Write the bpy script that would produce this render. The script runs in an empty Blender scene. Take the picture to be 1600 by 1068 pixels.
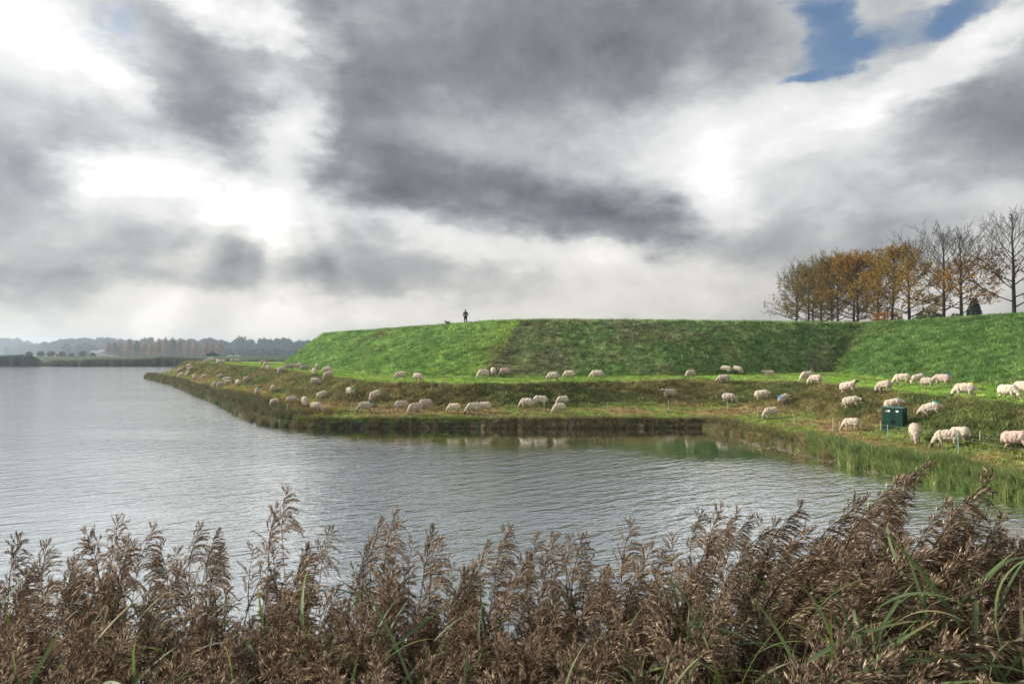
import bpy, math, random
import numpy as np
from mathutils import Vector, Matrix, Euler, noise as mnoise
from mathutils.bvhtree import BVHTree

# ------------------------------------------------------------------ camera, sky, sun, exposure
SC = bpy.context.scene
F = 1066.7            # focal length in pixels of the 1600 px wide photograph
HZ = 552.0            # its horizon row
H = 4.8               # eye height above the water
SUN_AZ, SUN_EL = math.radians(-72), math.radians(26)

cam = bpy.data.cameras.new('camera'); cam_o = bpy.data.objects.new('camera', cam)
SC.collection.objects.link(cam_o); SC.camera = cam_o
cam.sensor_width = 36; cam.lens = 36 * F / 1600
cam.shift_y = (HZ - 534) / 1600
cam_o.location = (0, 0, H); cam_o.rotation_euler = (math.radians(90), 0, 0)
cam.clip_start = 0.05; cam.clip_end = 12000
cam.dof.use_dof = True; cam.dof.focus_distance = 40; cam.dof.aperture_fstop = 10

SC.view_settings.view_transform = 'Standard'; SC.view_settings.look = 'None'
SC.view_settings.gamma = 1; SC.view_settings.exposure = 0.32
try: SC.view_settings.use_curve_mapping = False
except Exception: pass

W = bpy.data.worlds.new('World'); SC.world = W; W.use_nodes = True
def build_world():
    nt = W.node_tree; N = nt.nodes; L = nt.links; N.clear()
    def n(t, **k):
        o = N.new(t)
        for a, b in k.items(): setattr(o, a, b)
        return o
    def mth(op, a, b=None, c=None, clamp=False):
        m = n('ShaderNodeMath', operation=op, use_clamp=clamp)
        for i, v in enumerate((a, b, c)):
            if v is None: continue
            if isinstance(v, (int, float)): m.inputs[i].default_value = v
            else: L.new(v, m.inputs[i])
        return m.outputs[0]
    tc = n('ShaderNodeTexCoord')
    D = tc.outputs['Generated']
    sep = n('ShaderNodeSeparateXYZ'); L.new(D, sep.inputs[0])
    az = mth('ARCTAN2', sep.outputs[0], sep.outputs[1])
    el = mth('ARCSINE', sep.outputs[2])
    def fbm(scale, detail, rough, off=0.0, zs=2.2, col=False, dist=0.0):
        mp = n('ShaderNodeMapping'); L.new(D, mp.inputs[0])
        mp.inputs['Location'].default_value = (off, off * .7, off * 1.3)
        mp.inputs['Scale'].default_value = (1, 1, zs)
        t = n('ShaderNodeTexNoise'); L.new(mp.outputs[0], t.inputs['Vector'])
        t.inputs['Scale'].default_value = scale; t.inputs['Detail'].default_value = detail
        t.inputs['Roughness'].default_value = rough; t.inputs['Distortion'].default_value = dist
        return t.outputs['Color'] if col else t.outputs[0]
    # warped direction in azimuth / elevation, so that cloud banks have torn outlines
    wn = n('ShaderNodeSeparateXYZ'); L.new(fbm(6.5, 8, .62, 3.1, col=True), wn.inputs[0])
    WARP = .13
    u = mth('ADD', az, mth('MULTIPLY', mth('SUBTRACT', wn.outputs[0], .5), WARP * 1.5))
    v = mth('ADD', el, mth('MULTIPLY', mth('SUBTRACT', wn.outputs[1], .5), WARP * .9))
    uv = n('ShaderNodeCombineXYZ'); L.new(u, uv.inputs[0]); L.new(v, uv.inputs[1])
    def ang(px, py):
        return math.atan((px - 800) / F), math.atan((HZ - py) / math.hypot(F, px - 800))
    def blob(px, py, rx, ry, amp, rot=0.0, soft=1.9):
        a, e = ang(px, py)
        m = n('ShaderNodeMapping', vector_type='TEXTURE'); L.new(uv.outputs[0], m.inputs[0])
        m.inputs['Location'].default_value = (a, e, 0)
        m.inputs['Rotation'].default_value = (0, 0, math.radians(rot))
        k = soft / F
        m.inputs['Scale'].default_value = (rx * k * .93, ry * k * .95, 1)
        g = n('ShaderNodeTexGradient', gradient_type='SPHERICAL'); L.new(m.outputs[0], g.inputs[0])
        s = g.outputs['Fac']
        sm = n('ShaderNodeMapRange', interpolation_type='SMOOTHERSTEP'); L.new(s, sm.inputs[0])
        sm.inputs[3].default_value = 0; sm.inputs[4].default_value = amp
        return sm.outputs[0]
    # thick cloud (minus) and thin lit cloud (plus)
    B = [
      # px, py, rx, ry, amp, rot
      (790, 30, 300, 120, -.40, -4), (560, 130, 130, 100, -.16, 0), (900, 130, 260, 120, -.14, 0),
      (325, 150, 90, 80, -.34, 0), (180, 185, 110, 45, -.20, 10), (0, 285, 70, 70, -.34, 0),
      (620, 215, 120, 60, -.10, 0), (740, 290, 260, 44, -.40, -6), (970, 350, 150, 44, -.42, -8), (650, 300, 110, 45, -.10, 0),
      (450, 425, 250, 36, -.28, -3), (70, 440, 120, 50, -.22, 0), (720, 440, 160, 36, -.16, -4), (335, 335, 45, 40, -.28, 0),
      (1580, 215, 150, 75, -.40, 6), (1290, 385, 250, 46, -.14, 0), (1150, 440, 200, 50, -.06, 0), (1200, 60, 80, 90, -.12, 0),
      (50, 55, 150, 50, .36, -28), (190, 140, 90, 26, .22, -35), (350, 12, 120, 32, .55, -10), (436, 60, 20, 40, .2, 0),
      (448, 212, 62, 60, .50, 0), (560, 150, 60, 90, -.08, 0), (230, 285, 140, 40, .48, 0), (410, 330, 80, 48, .50, 0),
      (1120, 195, 120, 75, .34, 10), (1290, 165, 150, 50, .16, 5), (1480, 108, 200, 22, .36, 20), (1100, 320, 60, 60, .22, -30), (1260, 270, 230, 60, .20, 0), (1110, 330, 60, 60, .2, 0), (190, 330, 200, 50, .18, 0), (1500, 300, 120, 30, .15, 0),
      (620, 352, 120, 22, .24, -12), (860, 398, 240, 26, .24, -6), (300, 490, 400, 34, .22, 0), (900, 450, 380, 50, .20, 0), (80, 390, 110, 22, .2, 0), (560, 470, 120, 40, .08, 0)]
    acc = None
    for b in B:
        o = blob(*b); acc = o if acc is None else mth('ADD', acc, o)
    det = mth('SUBTRACT', fbm(3.6, 10, .60, 9.7, 1.45, dist=.3), .5)
    big = mth('SUBTRACT', fbm(1.5, 3, .5, 21.0, 2.4), .5)
    wisp = mth('SUBTRACT', fbm(8, 10, .62, 33.0, 1.2, dist=.4), .5)
    val = mth('ADD', mth('ADD', acc, .635), mth('MULTIPLY', det, .80))
    val = mth('ADD', val, mth('MULTIPLY', big, .15))
    val = mth('ADD', val, mth('MULTIPLY', wisp, .42))
    puff = mth('SUBTRACT', mth('ABSOLUTE', mth('SUBTRACT', fbm(5.0, 7, .55, 51.0, 1.3), .5)), .09)
    val = mth('ADD', val, mth('MULTIPLY', puff, .95))
    lb = n('ShaderNodeMapRange', interpolation_type='SMOOTHSTEP'); L.new(el, lb.inputs[0]); lb.inputs[1].default_value = .13; lb.inputs[2].default_value = .01; lb.inputs[4].default_value = .11
    val = mth('ADD', val, lb.outputs[0])
    # faint shafts fanning down from the bright gap
    sa, se = ang(430, 190)
    fan = mth('ARCTAN2', mth('SUBTRACT', az, sa), mth('SUBTRACT', se, el))
    t1 = n('ShaderNodeTexNoise'); t1.noise_dimensions = '1D'; L.new(mth('ADD', fan, 4.3), t1.inputs['W']); t1.inputs['Scale'].default_value = 3.6; t1.inputs['Detail'].default_value = 1
    fm = n('ShaderNodeMapRange', interpolation_type='SMOOTHSTEP'); L.new(mth('ABSOLUTE', fan), fm.inputs[0]); fm.inputs[1].default_value = .9; fm.inputs[2].default_value = .35
    lm = n('ShaderNodeMapRange', interpolation_type='SMOOTHSTEP'); L.new(el, lm.inputs[0]); lm.inputs[1].default_value = se - .04; lm.inputs[2].default_value = se - .16
    ray = mth('MULTIPLY', mth('MULTIPLY', mth('SUBTRACT', t1.outputs[0], .42), .55), mth('MULTIPLY', fm.outputs[0], lm.outputs[0]))
    val = mth('ADD', val, ray)
    val = mth('ADD', mth('MULTIPLY', mth('SUBTRACT', val, .58), .88), .555)
    ramp = n('ShaderNodeValToRGB'); L.new(val, ramp.inputs[0])
    E = ramp.color_ramp.elements
    E[0].position = 0.0; E[0].color = (.10, .113, .128, 1)
    E[1].position = 1.0; E[1].color = (.86, .86, .845, 1)
    for p, c in ((.25, (.215, .232, .25)), (.5, (.41, .425, .435)), (.72, (.64, .645, .64)), (.86, (.72, .72, .71))):
        e = E.new(p); e.color = (*c, 1)
    # warmer and paler low down, where one looks through more air
    low = n('ShaderNodeMapRange'); L.new(el, low.inputs[0]); low.clamp = True
    low.inputs[1].default_value = .02; low.inputs[2].default_value = .20; low.inputs[3].default_value = 1; low.inputs[4].default_value = 0
    warm = n('ShaderNodeMix', data_type='RGBA', blend_type='MULTIPLY'); L.new(low.outputs[0], warm.inputs['Factor'])
    L.new(ramp.outputs[0], warm.inputs['A']); warm.inputs['B'].default_value = (1.0, .92, .82, 1)
    # blue openings: a big one upper right and two small ones
    hole = None
    for b in ((1330, 62, 115, 62, 1.0, 0), (1480, 22, 120, 44, 1.0, 18), (1275, 118, 34, 14, .8, 0), (175, 38, 42, 24, .55, 10), (1285, 5, 50, 40, .5, 0)):
        o = blob(*b, soft=1.5); hole = o if hole is None else mth('ADD', hole, o)
    for b in ((1400, 20, 44, 70, -1.0, 0), (1195, 30, 60, 120, -.6, 0), (1560, 92, 170, 44, -1.3, 24), (1370, 140, 150, 34, -.9, 8)):
        hole = mth('ADD', hole, blob(*b, soft=1.5))
    hole = mth('ADD', hole, mth('MULTIPLY', wisp, .9))
    hm = n('ShaderNodeMapRange', interpolation_type='SMOOTHSTEP'); L.new(hole, hm.inputs[0])
    hm.inputs[1].default_value = .05; hm.inputs[2].default_value = 1.15
    sky = n('ShaderNodeTexSky'); sky.sky_type = 'NISHITA'; sky.sun_disc = False
    sky.sun_elevation = SUN_EL; sky.sun_rotation = SUN_AZ; sky.altitude = 0
    sky.air_density = 1.0; sky.dust_density = .6; sky.ozone_density = 2.0
    b1 = n('ShaderNodeBackground'); L.new(sky.outputs[0], b1.inputs[0]); b1.inputs[1].default_value = .10
    b2 = n('ShaderNodeBackground'); L.new(warm.outputs['Result'], b2.inputs[0]); b2.inputs[1].default_value = 1.0
    mx = n('ShaderNodeMixShader'); L.new(hm.outputs[0], mx.inputs[0]); L.new(b2.outputs[0], mx.inputs[1]); L.new(b1.outputs[0], mx.inputs[2])
    out = n('ShaderNodeOutputWorld'); L.new(mx.outputs[0], out.inputs[0])
build_world()

sun = bpy.data.lights.new('sun', 'SUN'); sun_o = bpy.data.objects.new('sun', sun); SC.collection.objects.link(sun_o)
sun.energy = 5.0; sun.angle = math.radians(3); sun.color = (1, .93, .82)
sd = Vector((math.sin(SUN_AZ) * math.cos(SUN_EL), math.cos(SUN_AZ) * math.cos(SUN_EL), math.sin(SUN_EL)))
sun_o.rotation_euler = sd.to_track_quat('Z', 'Y').to_euler()

# ------------------------------------------------------------------ helpers
COL = SC.collection
R = random.Random(7)
NR = np.random.default_rng(11)

def tag(o, label=None, cat=None, group=None, kind=None):
    if label: o['label'] = label
    if cat: o['category'] = cat
    if group: o['group'] = group
    if kind: o['kind'] = kind
    return o
def link(o, parent=None):
    COL.objects.link(o)
    if parent is not None: o.parent = parent
    return o
def empty(name, loc=(0, 0, 0), rot=(0, 0, 0)):
    o = bpy.data.objects.new(name, None); o.location = loc; o.rotation_euler = rot
    o.empty_display_size = .2
    return link(o)
class MB:
    def __init__(s): s.v = []; s.f = []; s.m = []; s.tone = []
    def add(s, vs, fs, mi=0, tone=0.5):
        b = len(s.v); s.v.extend(vs)
        s.f.extend([tuple(i + b for i in f) for f in fs]); s.m.extend([mi] * len(fs)); s.tone.extend([tone] * len(fs))
    def box(s, c, d, rz=0, mi=0, tone=.5, taper=1.0):
        x, y, z = d[0] / 2, d[1] / 2, d[2] / 2; ca, sa = math.cos(rz), math.sin(rz)
        vs = []
        for k, (i, j, l) in enumerate(((-1,-1,-1),(1,-1,-1),(1,1,-1),(-1,1,-1),(-1,-1,1),(1,-1,1),(1,1,1),(-1,1,1))):
            t = taper if l > 0 else 1
            a, b = i * x * t, j * y * t
            vs.append((c[0] + a * ca - b * sa, c[1] + a * sa + b * ca, c[2] + l * z))
        s.add(vs, [(0,3,2,1),(4,5,6,7),(0,1,5,4),(1,2,6,5),(2,3,7,6),(3,0,4,7)], mi, tone)
    def tube(s, pts, rad, sides=4, mi=0, tone=.5, cap=False):
        n = len(pts); vs = []; up = Vector((.13, .27, 1))
        for i, p in enumerate(pts):
            p = Vector(p)
            d = Vector(pts[min(i + 1, n - 1)]) - Vector(pts[max(i - 1, 0)])
            if d.length < 1e-9: d = Vector((0, 0, 1))
            d.normalize()
            a = d.cross(up if abs(d.dot(up)) < 1.0 else Vector((1, 0, 0)))
            if a.length < 1e-5: a = d.cross(Vector((1, 0, 0)))
            a.normalize(); b = d.cross(a)
            for k in range(sides):
                t = 2 * math.pi * k / sides
                vs.append(tuple(p + (a * math.cos(t) + b * math.sin(t)) * rad[i]))
        fs = [(i * sides + k, i * sides + (k + 1) % sides, (i + 1) * sides + (k + 1) % sides, (i + 1) * sides + k) for i in range(n - 1) for k in range(sides)]
        if cap: fs += [tuple(range(sides))[::-1], tuple((n - 1) * sides + k for k in range(sides))]
        s.add(vs, fs, mi, tone)
    def mesh(s, name, mats, smooth=False, tone=False):
        me = bpy.data.meshes.new(name); me.from_pydata([tuple(v) for v in s.v], [], s.f)
        for m in mats: me.materials.append(m)
        if len(mats) > 1: me.polygons.foreach_set('material_index', s.m)
        if tone:
            a = me.attributes.new('tone', 'FLOAT', 'FACE'); a.data.foreach_set('value', s.tone)
        if smooth: me.polygons.foreach_set('use_smooth', [True] * len(s.f))
        me.update(); return me
    def build(s, name, mats, parent=None, **k):
        return link(bpy.data.objects.new(name, s.mesh(name, mats, **k)), parent)

# value noise for numpy
def _h(ix, iy, seed):
    n = (ix.astype(np.int64) * 374761393 + iy.astype(np.int64) * 668265263 + seed * 974634777) & 0xffffffff
    n = ((n ^ (n >> 13)) * 1274126177) & 0xffffffff
    return ((n ^ (n >> 16)) & 0xffff) / 65535.0
def vnoise(x, y, seed=0):
    ix, iy = np.floor(x), np.floor(y); fx, fy = x - ix, y - iy
    fx = fx * fx * (3 - 2 * fx); fy = fy * fy * (3 - 2 * fy)
    a = _h(ix, iy, seed); b = _h(ix + 1, iy, seed); c = _h(ix, iy + 1, seed); d = _h(ix + 1, iy + 1, seed)
    return (a * (1 - fx) + b * fx) * (1 - fy) + (c * (1 - fx) + d * fx) * fy
def fbm(x, y, seed=0, octv=4):
    s = 0; a = .5; t = 0
    for i in range(octv):
        s = s + a * vnoise(x * 2 ** i, y * 2 ** i, seed + i * 17); t += a; a *= .5
    return s / t

# ------------------------------------------------------------------ materials
def mat(name, col=(.5, .5, .5), rough=.8, var=0.0, scale=5.0, bump=0.0, bscale=20.0, col2=None, spec=.3, metal=0.0, obj_rand=0.0,
        attr=None, attr_type='GEOMETRY', tone=None, transl=0.0, wob=None):
    m = bpy.data.materials.new(name); m.use_nodes = True; nt = m.node_tree; N = nt.nodes; L = nt.links
    p = N['Principled BSDF']; p.inputs['Roughness'].default_value = rough; p.inputs['Specular IOR Level'].default_value = spec
    p.inputs['Metallic'].default_value = metal
    geo = N.new('ShaderNodeNewGeometry')
    src = None
    if attr:
        a = N.new('ShaderNodeAttribute'); a.attribute_name = attr; a.attribute_type = attr_type; src = a.outputs['Color']
    if tone:
        a = N.new('ShaderNodeAttribute'); a.attribute_name = 'tone'
        r = N.new('ShaderNodeValToRGB'); L.new(a.outputs['Fac'], r.inputs[0]); r.color_ramp.interpolation = 'LINEAR'
        r.color_ramp.elements[0].color = (*tone[0], 1); r.color_ramp.elements[1].color = (*tone[-1], 1)
        for i, c in enumerate(tone[1:-1]):
            e = r.color_ramp.elements.new((i + 1) / (len(tone) - 1)); e.color = (*c, 1)
        src = r.outputs[0]
    if var or col2 or wob:
        t = N.new('ShaderNodeTexNoise'); t.inputs['Scale'].default_value = scale; t.inputs['Detail'].default_value = 5
        tc = N.new('ShaderNodeTexCoord')
        if wob: L.new(geo.outputs['Position'], t.inputs['Vector'])
        else: L.new(tc.outputs['Object'], t.inputs['Vector'])
        mr = N.new('ShaderNodeMapRange'); L.new(t.outputs[0], mr.inputs[0])
        mr.inputs[1].default_value = .3; mr.inputs[2].default_value = .7
        if col2:
            mx = N.new('ShaderNodeMix'); mx.data_type = 'RGBA'; L.new(mr.outputs[0], mx.inputs['Factor'])
            if src: L.new(src, mx.inputs['A'])
            else: mx.inputs['A'].default_value = (*col, 1)
            mx.inputs['B'].default_value = (*col2, 1); src = mx.outputs['Result']
        if var:
            mr2 = N.new('ShaderNodeMapRange'); L.new(t.outputs[0], mr2.inputs[0]); mr2.inputs[1].default_value = .25; mr2.inputs[2].default_value = .75
            mr2.inputs[3].default_value = 1 - var; mr2.inputs[4].default_value = 1 + var
            hs = N.new('ShaderNodeHueSaturation'); L.new(mr2.outputs[0], hs.inputs['Value'])
            if src: L.new(src, hs.inputs['Color'])
            else: hs.inputs['Color'].default_value = (*col, 1)
            src = hs.outputs[0]
    if obj_rand:
        oi = N.new('ShaderNodeObjectInfo'); mr = N.new('ShaderNodeMapRange'); L.new(oi.outputs['Random'], mr.inputs[0])
        mr.inputs[3].default_value = 1 - obj_rand; mr.inputs[4].default_value = 1 + obj_rand
        hs = N.new('ShaderNodeHueSaturation'); L.new(mr.outputs[0], hs.inputs['Value'])
        if src: L.new(src, hs.inputs['Color'])
        else: hs.inputs['Color'].default_value = (*col, 1)
        src = hs.outputs[0]
    if src: L.new(src, p.inputs['Base Color'])
    else: p.inputs['Base Color'].default_value = (*col, 1)
    if bump:
        t = N.new('ShaderNodeTexNoise'); t.inputs['Scale'].default_value = bscale; t.inputs['Detail'].default_value = 6
        L.new(geo.outputs['Position'], t.inputs['Vector'])
        b = N.new('ShaderNodeBump'); b.inputs['Strength'].default_value = 1; b.inputs['Distance'].default_value = bump
        L.new(t.outputs[0], b.inputs['Height']); L.new(b.outputs[0], p.inputs['Normal'])
    if transl:
        tr = N.new('ShaderNodeBsdfTranslucent'); ms = N.new('ShaderNodeMixShader'); ms.inputs[0].default_value = transl
        if src: L.new(src, tr.inputs[0])
        else: tr.inputs[0].default_value = (*col, 1)
        L.new(p.outputs[0], ms.inputs[1]); L.new(tr.outputs[0], ms.inputs[2]); L.new(ms.outputs[0], N['Material Output'].inputs[0])
    return m

M = {}
M['terrain'] = mat('turf', attr='albedo', rough=.95, var=.35, scale=3.0, bump=.06, bscale=6, wob=True, spec=.1)
M['tuft'] = mat('grass_tuft', attr='tint', attr_type='INSTANCER', rough=.8, obj_rand=.45, transl=.30, spec=.12)
M['bark'] = mat('bark', (.045, .036, .030), .9, var=.3, scale=8, bump=.02, bscale=30)
M['bark_far'] = mat('bark_far', (.05, .042, .035), .9)
M['wool'] = mat('wool', (.64, .55, .455), .95, var=.14, scale=9, col2=(.48, .40, .31), bump=.02, bscale=45, spec=.05, obj_rand=.2)
M['wool_grey'] = mat('wool_grey', (.36, .31, .28), .95, var=.2, scale=7, bump=.02, bscale=45, spec=.05)
M['wool_pink'] = mat('wool_pink', (.58, .43, .36), .95, var=.2, scale=7, bump=.02, bscale=45, spec=.05)
M['face'] = mat('sheep_face', (.42, .32, .26), .8, var=.1, scale=9)
M['face_dark'] = mat('sheep_face_dark', (.06, .05, .05), .8)
M['leg'] = mat('sheep_leg', (.30, .23, .18), .85, var=.15, scale=9)
M['hoof'] = mat('hoof', (.05, .045, .04), .6)
for k, c in dict(blue=(.03, .25, .50), green=(.02, .36, .22), yellow=(.75, .62, .05), teal=(.02, .38, .42), red=(.55, .10, .07), dark=(.10, .13, .15)).items():
    M['dye_' + k] = mat('dye_' + k, c, .9, var=.15, scale=20)

# ------------------------------------------------------------------ terrain of the fort
# stations: shore, foot of bank, lip of bank, base of rampart, crest, inland - each (x, y[, z])
ST = [
 [(30,190),(30,186,1.0),(30,183,2.7),(30,172,2.8),(30,164),(30,152)],
 [(-30,170),(-30,166,1.0),(-29,163,2.8),(-25,152,2.8),(-20,146),(-10,136)],
 [(-62,150),(-58,146,1.4),(-57,143.5,3.1),(-38,138,2.9),(-31,133),(-22,126)],
 [(-70,140),(-62,131,1.7),(-60.5,130,3.2),(-42,129,2.9),(-34,128),(-24,121)],
 [(-72,134),(-62.3,125.5,1.7),(-60.8,126.6,3.2),(-41,122,2.9),(-33.7,122),(-24,118)],
 [(-53,106.7),(-44,100,1.2),(-38.5,98,3.0),(-33,105,2.9),(-25,110),(-16,113)],
 [(-38,82),(-31,78,1.0),(-25.5,79,2.7),(-21.6,83,2.8),(-17,98),(-8,101)],
 [(-26.7,64),(-20,62,.9),(-16.7,64.5,2.5),(-13.5,67,2.78),(-9,86),(0,91)],
 [(-16.5,46.5),(-13.5,52,.9),(-11.8,54.5,2.5),(-8,61,2.78),(-3,76.5),(6,86)],
 [(-13.2,44.1),(-9,49.5,.9),(-8,52.2,2.5),(-3,59.3,2.78),(.8,72.5),(9,83)],
 [(0,44.1),(0,49.5,.9),(0,52.3,2.5),(3,59.6,2.78),(5,72.6),(12,83)],
 [(8,44.3),(7.5,52,.9),(8.4,55.8,2.5),(14,62.5,2.78),(16,74.4),(22,84)],
 [(12.5,44.5),(13.8,52.5,.9),(15,58.5,2.5),(24,68.5,2.78),(28,76.3),(34,88)],
 [(13.2,42.7),(17.2,51.0,.9),(19.5,57.5,2.5),(33.5,71,2.78),(40.6,79.5),(48,90)],
 [(14.6,34.6),(19,45,.9),(23.2,52,2.5),(31,59,2.78),(43.2,74),(54,80)],
 [(14.8,29.4),(19.3,37,.95),(22.5,42,2.5),(29,46,2.78),(44,66),(55,69)],
 [(16.2,24.9),(19.5,29,.95),(22.8,33,2.5),(27,36,2.78),(45.5,61),(56,62)],
 [(17,22.7),(20,22,.95),(23,25,2.5),(27,27,2.78),(44,42),(56,44)],
 [(18.5,12),(21.5,10,.95),(24,10,2.5),(28,10,2.78),(44,10),(56,12)],
 [(19,-12),(22,-12,.95),(24,-12,2.5),(28,-12,2.78),(44,-12),(56,-12)],
]
TZ = 8.3
def build_fort():
    K = len(ST)
    P = np.zeros((K, 6, 3))
    dz = [.40, .9, 2.5, 2.78, TZ, TZ]
    for k, row in enumerate(ST):
        for j, p in enumerate(row):
            P[k, j] = (p[0], p[1], p[2] if len(p) > 2 else dz[j])
    P[13:, 0, 2] = .16; P[:8, 0, 2] = .18; P[8, 0, 2] = .28; P[12, 0, 2] = .32
    # dense stations, a little rounded
    S = []; sv = []
    for k in range(K - 1):
        L_ = np.linalg.norm(P[k + 1, 2:4] - P[k, 2:4], axis=1).mean()
        ds = 1.1 if k < 2 else .55
        n = max(2, int(L_ / ds))
        for i in range(n):
            t = i / n; S.append(P[k] * (1 - t) + P[k + 1] * t); sv.append(k + t)
    S.append(P[-1]); sv.append(K - 1); S = np.array(S); sv = np.array(sv)
    for it in range(2):
        Q = S.copy(); Q[1:-1] = .25 * S[:-2] + .5 * S[1:-1] + .25 * S[2:]; S = Q
    # cross section
    T = []; 
    def seg(a, b, n): T.extend([a + (b - a) * i / n for i in range(n)])
    seg(0, 1, 12); seg(1, 2, 12); seg(2, 3, 16); seg(3, 4, 36); seg(4, 5, 12); T.append(5)
    T = np.array(T)
    j = np.minimum(T.astype(int), 4); f = T - j
    G = S[:, j, :] * (1 - f)[None, :, None] + S[:, j + 1, :] * f[None, :, None]
    # round the profile's corners
    for it in range(2):
        Q = G[:, :, 2].copy(); Q[:, 1:-1] = .25 * G[:, :-2, 2] + .5 * G[:, 1:-1, 2] + .25 * G[:, 2:, 2]; G[:, 1:, 2] = Q[:, 1:]
    x, y = G[..., 0], G[..., 1]
    amp = np.interp(T, [0, .3, 1, 1.5, 2, 3, 3.3, 3.9, 5], [.04, .07, .12, .30, .10, .10, .20, .10, .05])[None, :]
    G[..., 2] += (fbm(x * 1.1, y * 1.1, 5, 4) - .5) * amp * 1.1 + (fbm(x * .22, y * .22, 9, 3) - .5) * amp * 1.6
    # worn track near the foot of the rampart
    tr = np.exp(-((T - 2.78) / .07) ** 2) * .10
    G[..., 2] -= tr[None, :]
    # skirt under water
    sk = G[:, :1, :].copy(); sk2 = sk.copy()
    sk[..., 2] = -.9
    G = np.concatenate([sk, G], axis=1); T = np.concatenate([[-.05], T])
    ns, nt = G.shape[:2]
    TT = np.broadcast_to(T[None, :], (ns, nt)); SS = np.broadcast_to(sv[:, None], (ns, nt))
    return G, TT, SS
G, TT, SS = build_fort()

def lerp3(a, b, t): return np.asarray(a) * (1 - t[..., None]) + np.asarray(b) * t[..., None]
def ss(a, b, x): 
    t = np.clip((x - a) / (b - a), 0, 1); return t * t * (3 - 2 * t)
def albedo(t, s, x, y):
    n1 = fbm(x * .9, y * .9, 31, 4); n2 = fbm(x * .25, y * .25, 57, 3); n3 = fbm(x * 2.3, y * 2.3, 77, 3)
    low = lerp3((.30, .24, .11), (.22, .27, .075), ss(.42, .62, n2 * .5 + n1 * .5))
    low = lerp3(low, (.36, .245, .14), ss(.55, .72, n3) * .8 * ss(.40, .6, 1 - n2))
    edge = ss(.42, .05, t) * ss(8.2, 9.2, s)
    low = lerp3(low, (.19, .36, .07), np.clip(edge * 1.2, 0, 1) * ss(.3, .55, n1 + .1))
    bank = lerp3((.16, .15, .06), (.26, .235, .10), ss(.35, .65, n1))
    bank = lerp3(bank, (.23, .165, .095), ss(.55, .75, n3) * .7)
    bank = lerp3(bank, (.11, .17, .05), ss(.5, .7, n2) * .6)
    berm = lerp3((.22, .36, .07), (.30, .38, .11), ss(.4, .65, n1))
    berm = lerp3(berm, (.10, .10, .045), np.exp(-((t - 2.78) / .06) ** 2) * .75)
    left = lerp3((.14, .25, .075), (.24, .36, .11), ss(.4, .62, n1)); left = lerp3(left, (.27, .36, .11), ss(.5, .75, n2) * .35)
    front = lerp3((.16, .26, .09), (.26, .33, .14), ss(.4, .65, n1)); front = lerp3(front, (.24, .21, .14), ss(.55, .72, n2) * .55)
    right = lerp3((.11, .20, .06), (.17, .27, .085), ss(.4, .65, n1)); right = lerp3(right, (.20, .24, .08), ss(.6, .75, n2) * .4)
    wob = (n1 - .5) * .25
    front = lerp3(front, (.17, .145, .095), np.exp(-np.maximum(s - 9, 0) / .45) * .8)  # dry brown beside the ridge, with the front's shade put into the colour
    left = lerp3(left, (.29, .38, .09), np.exp(-np.maximum(9 - s, 0) / .6) * .65)  # sunlit side of the ridge painted as brighter turf
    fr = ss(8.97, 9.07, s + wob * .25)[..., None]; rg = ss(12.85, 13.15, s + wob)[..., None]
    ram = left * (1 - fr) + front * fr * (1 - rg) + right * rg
    # dark brown patches in the re-entrant corner
    ram = lerp3(ram, (.12, .085, .04), np.exp(-((s - 13) / .18) ** 2) * ss(.45, .65, n3) * .7)
    # the two worn places on the far left face
    for (cx, cy, r) in ((-19.5, 97, 2.2), (-16.5, 84, 1.6), (-1.5, 64, 1.3)):
        ram = lerp3(ram, (.17, .12, .075), np.exp(-(((x - cx) / r) ** 2 + ((y - cy) / (r * 1.6)) ** 2)) * ss(.4, .6, n3))
    w = (n1 - .5) * .22
    a = ss(.92, 1.04, t + w)[..., None]; b = ss(1.93, 2.06, t + w * .7)[..., None]; c = ss(2.97, 3.03, t + w * .25)[..., None]
    out = low * (1 - a) + bank * a
    out = out * (1 - b) + berm * b
    out = out * (1 - c) + ram * c
    return out

ns, nt = G.shape[:2]
idx = np.arange(ns * nt).reshape(ns, nt)
quads = np.stack([idx[:-1, :-1], idx[:-1, 1:], idx[1:, 1:], idx[1:, :-1]], -1).reshape(-1, 4)
quads = quads[:, ::-1]
me = bpy.data.meshes.new('fort_ground')
me.from_pydata(G.reshape(-1, 3).tolist(), [], quads.tolist()); me.materials.append(M['terrain'])
ca = me.attributes.new('albedo', 'FLOAT_COLOR', 'POINT')
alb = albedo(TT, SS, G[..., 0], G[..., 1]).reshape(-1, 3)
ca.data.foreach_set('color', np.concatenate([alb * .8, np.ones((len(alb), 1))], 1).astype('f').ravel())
me.polygons.foreach_set('use_smooth', [True] * len(quads)); me.update()
fort = link(bpy.data.objects.new('fort_ground', me)); tag(fort, kind='structure')
BV = BVHTree.FromPolygons([Vector(v) for v in G.reshape(-1, 3)], [tuple(q) for q in quads])
def ground(px, py):
    """point of the fort ground that the photograph shows at this pixel"""
    d = Vector(((px - 800) / F, 1, -(py - HZ) / F)).normalized()
    h, nrm, i, dist = BV.ray_cast(Vector((0, 0, H)), d)
    if h is None:
        h, nrm, i, dist = BV.find_nearest(Vector((0, 0, H)) + d * 70)
    if nrm.z < 0: nrm = -nrm
    return h, nrm
def zat(x, y, default=0.0):
    h, nrm, i, d = BV.ray_cast(Vector((x, y, 30)), Vector((0, 0, -1)))
    return h.z if h is not None else default

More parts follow.
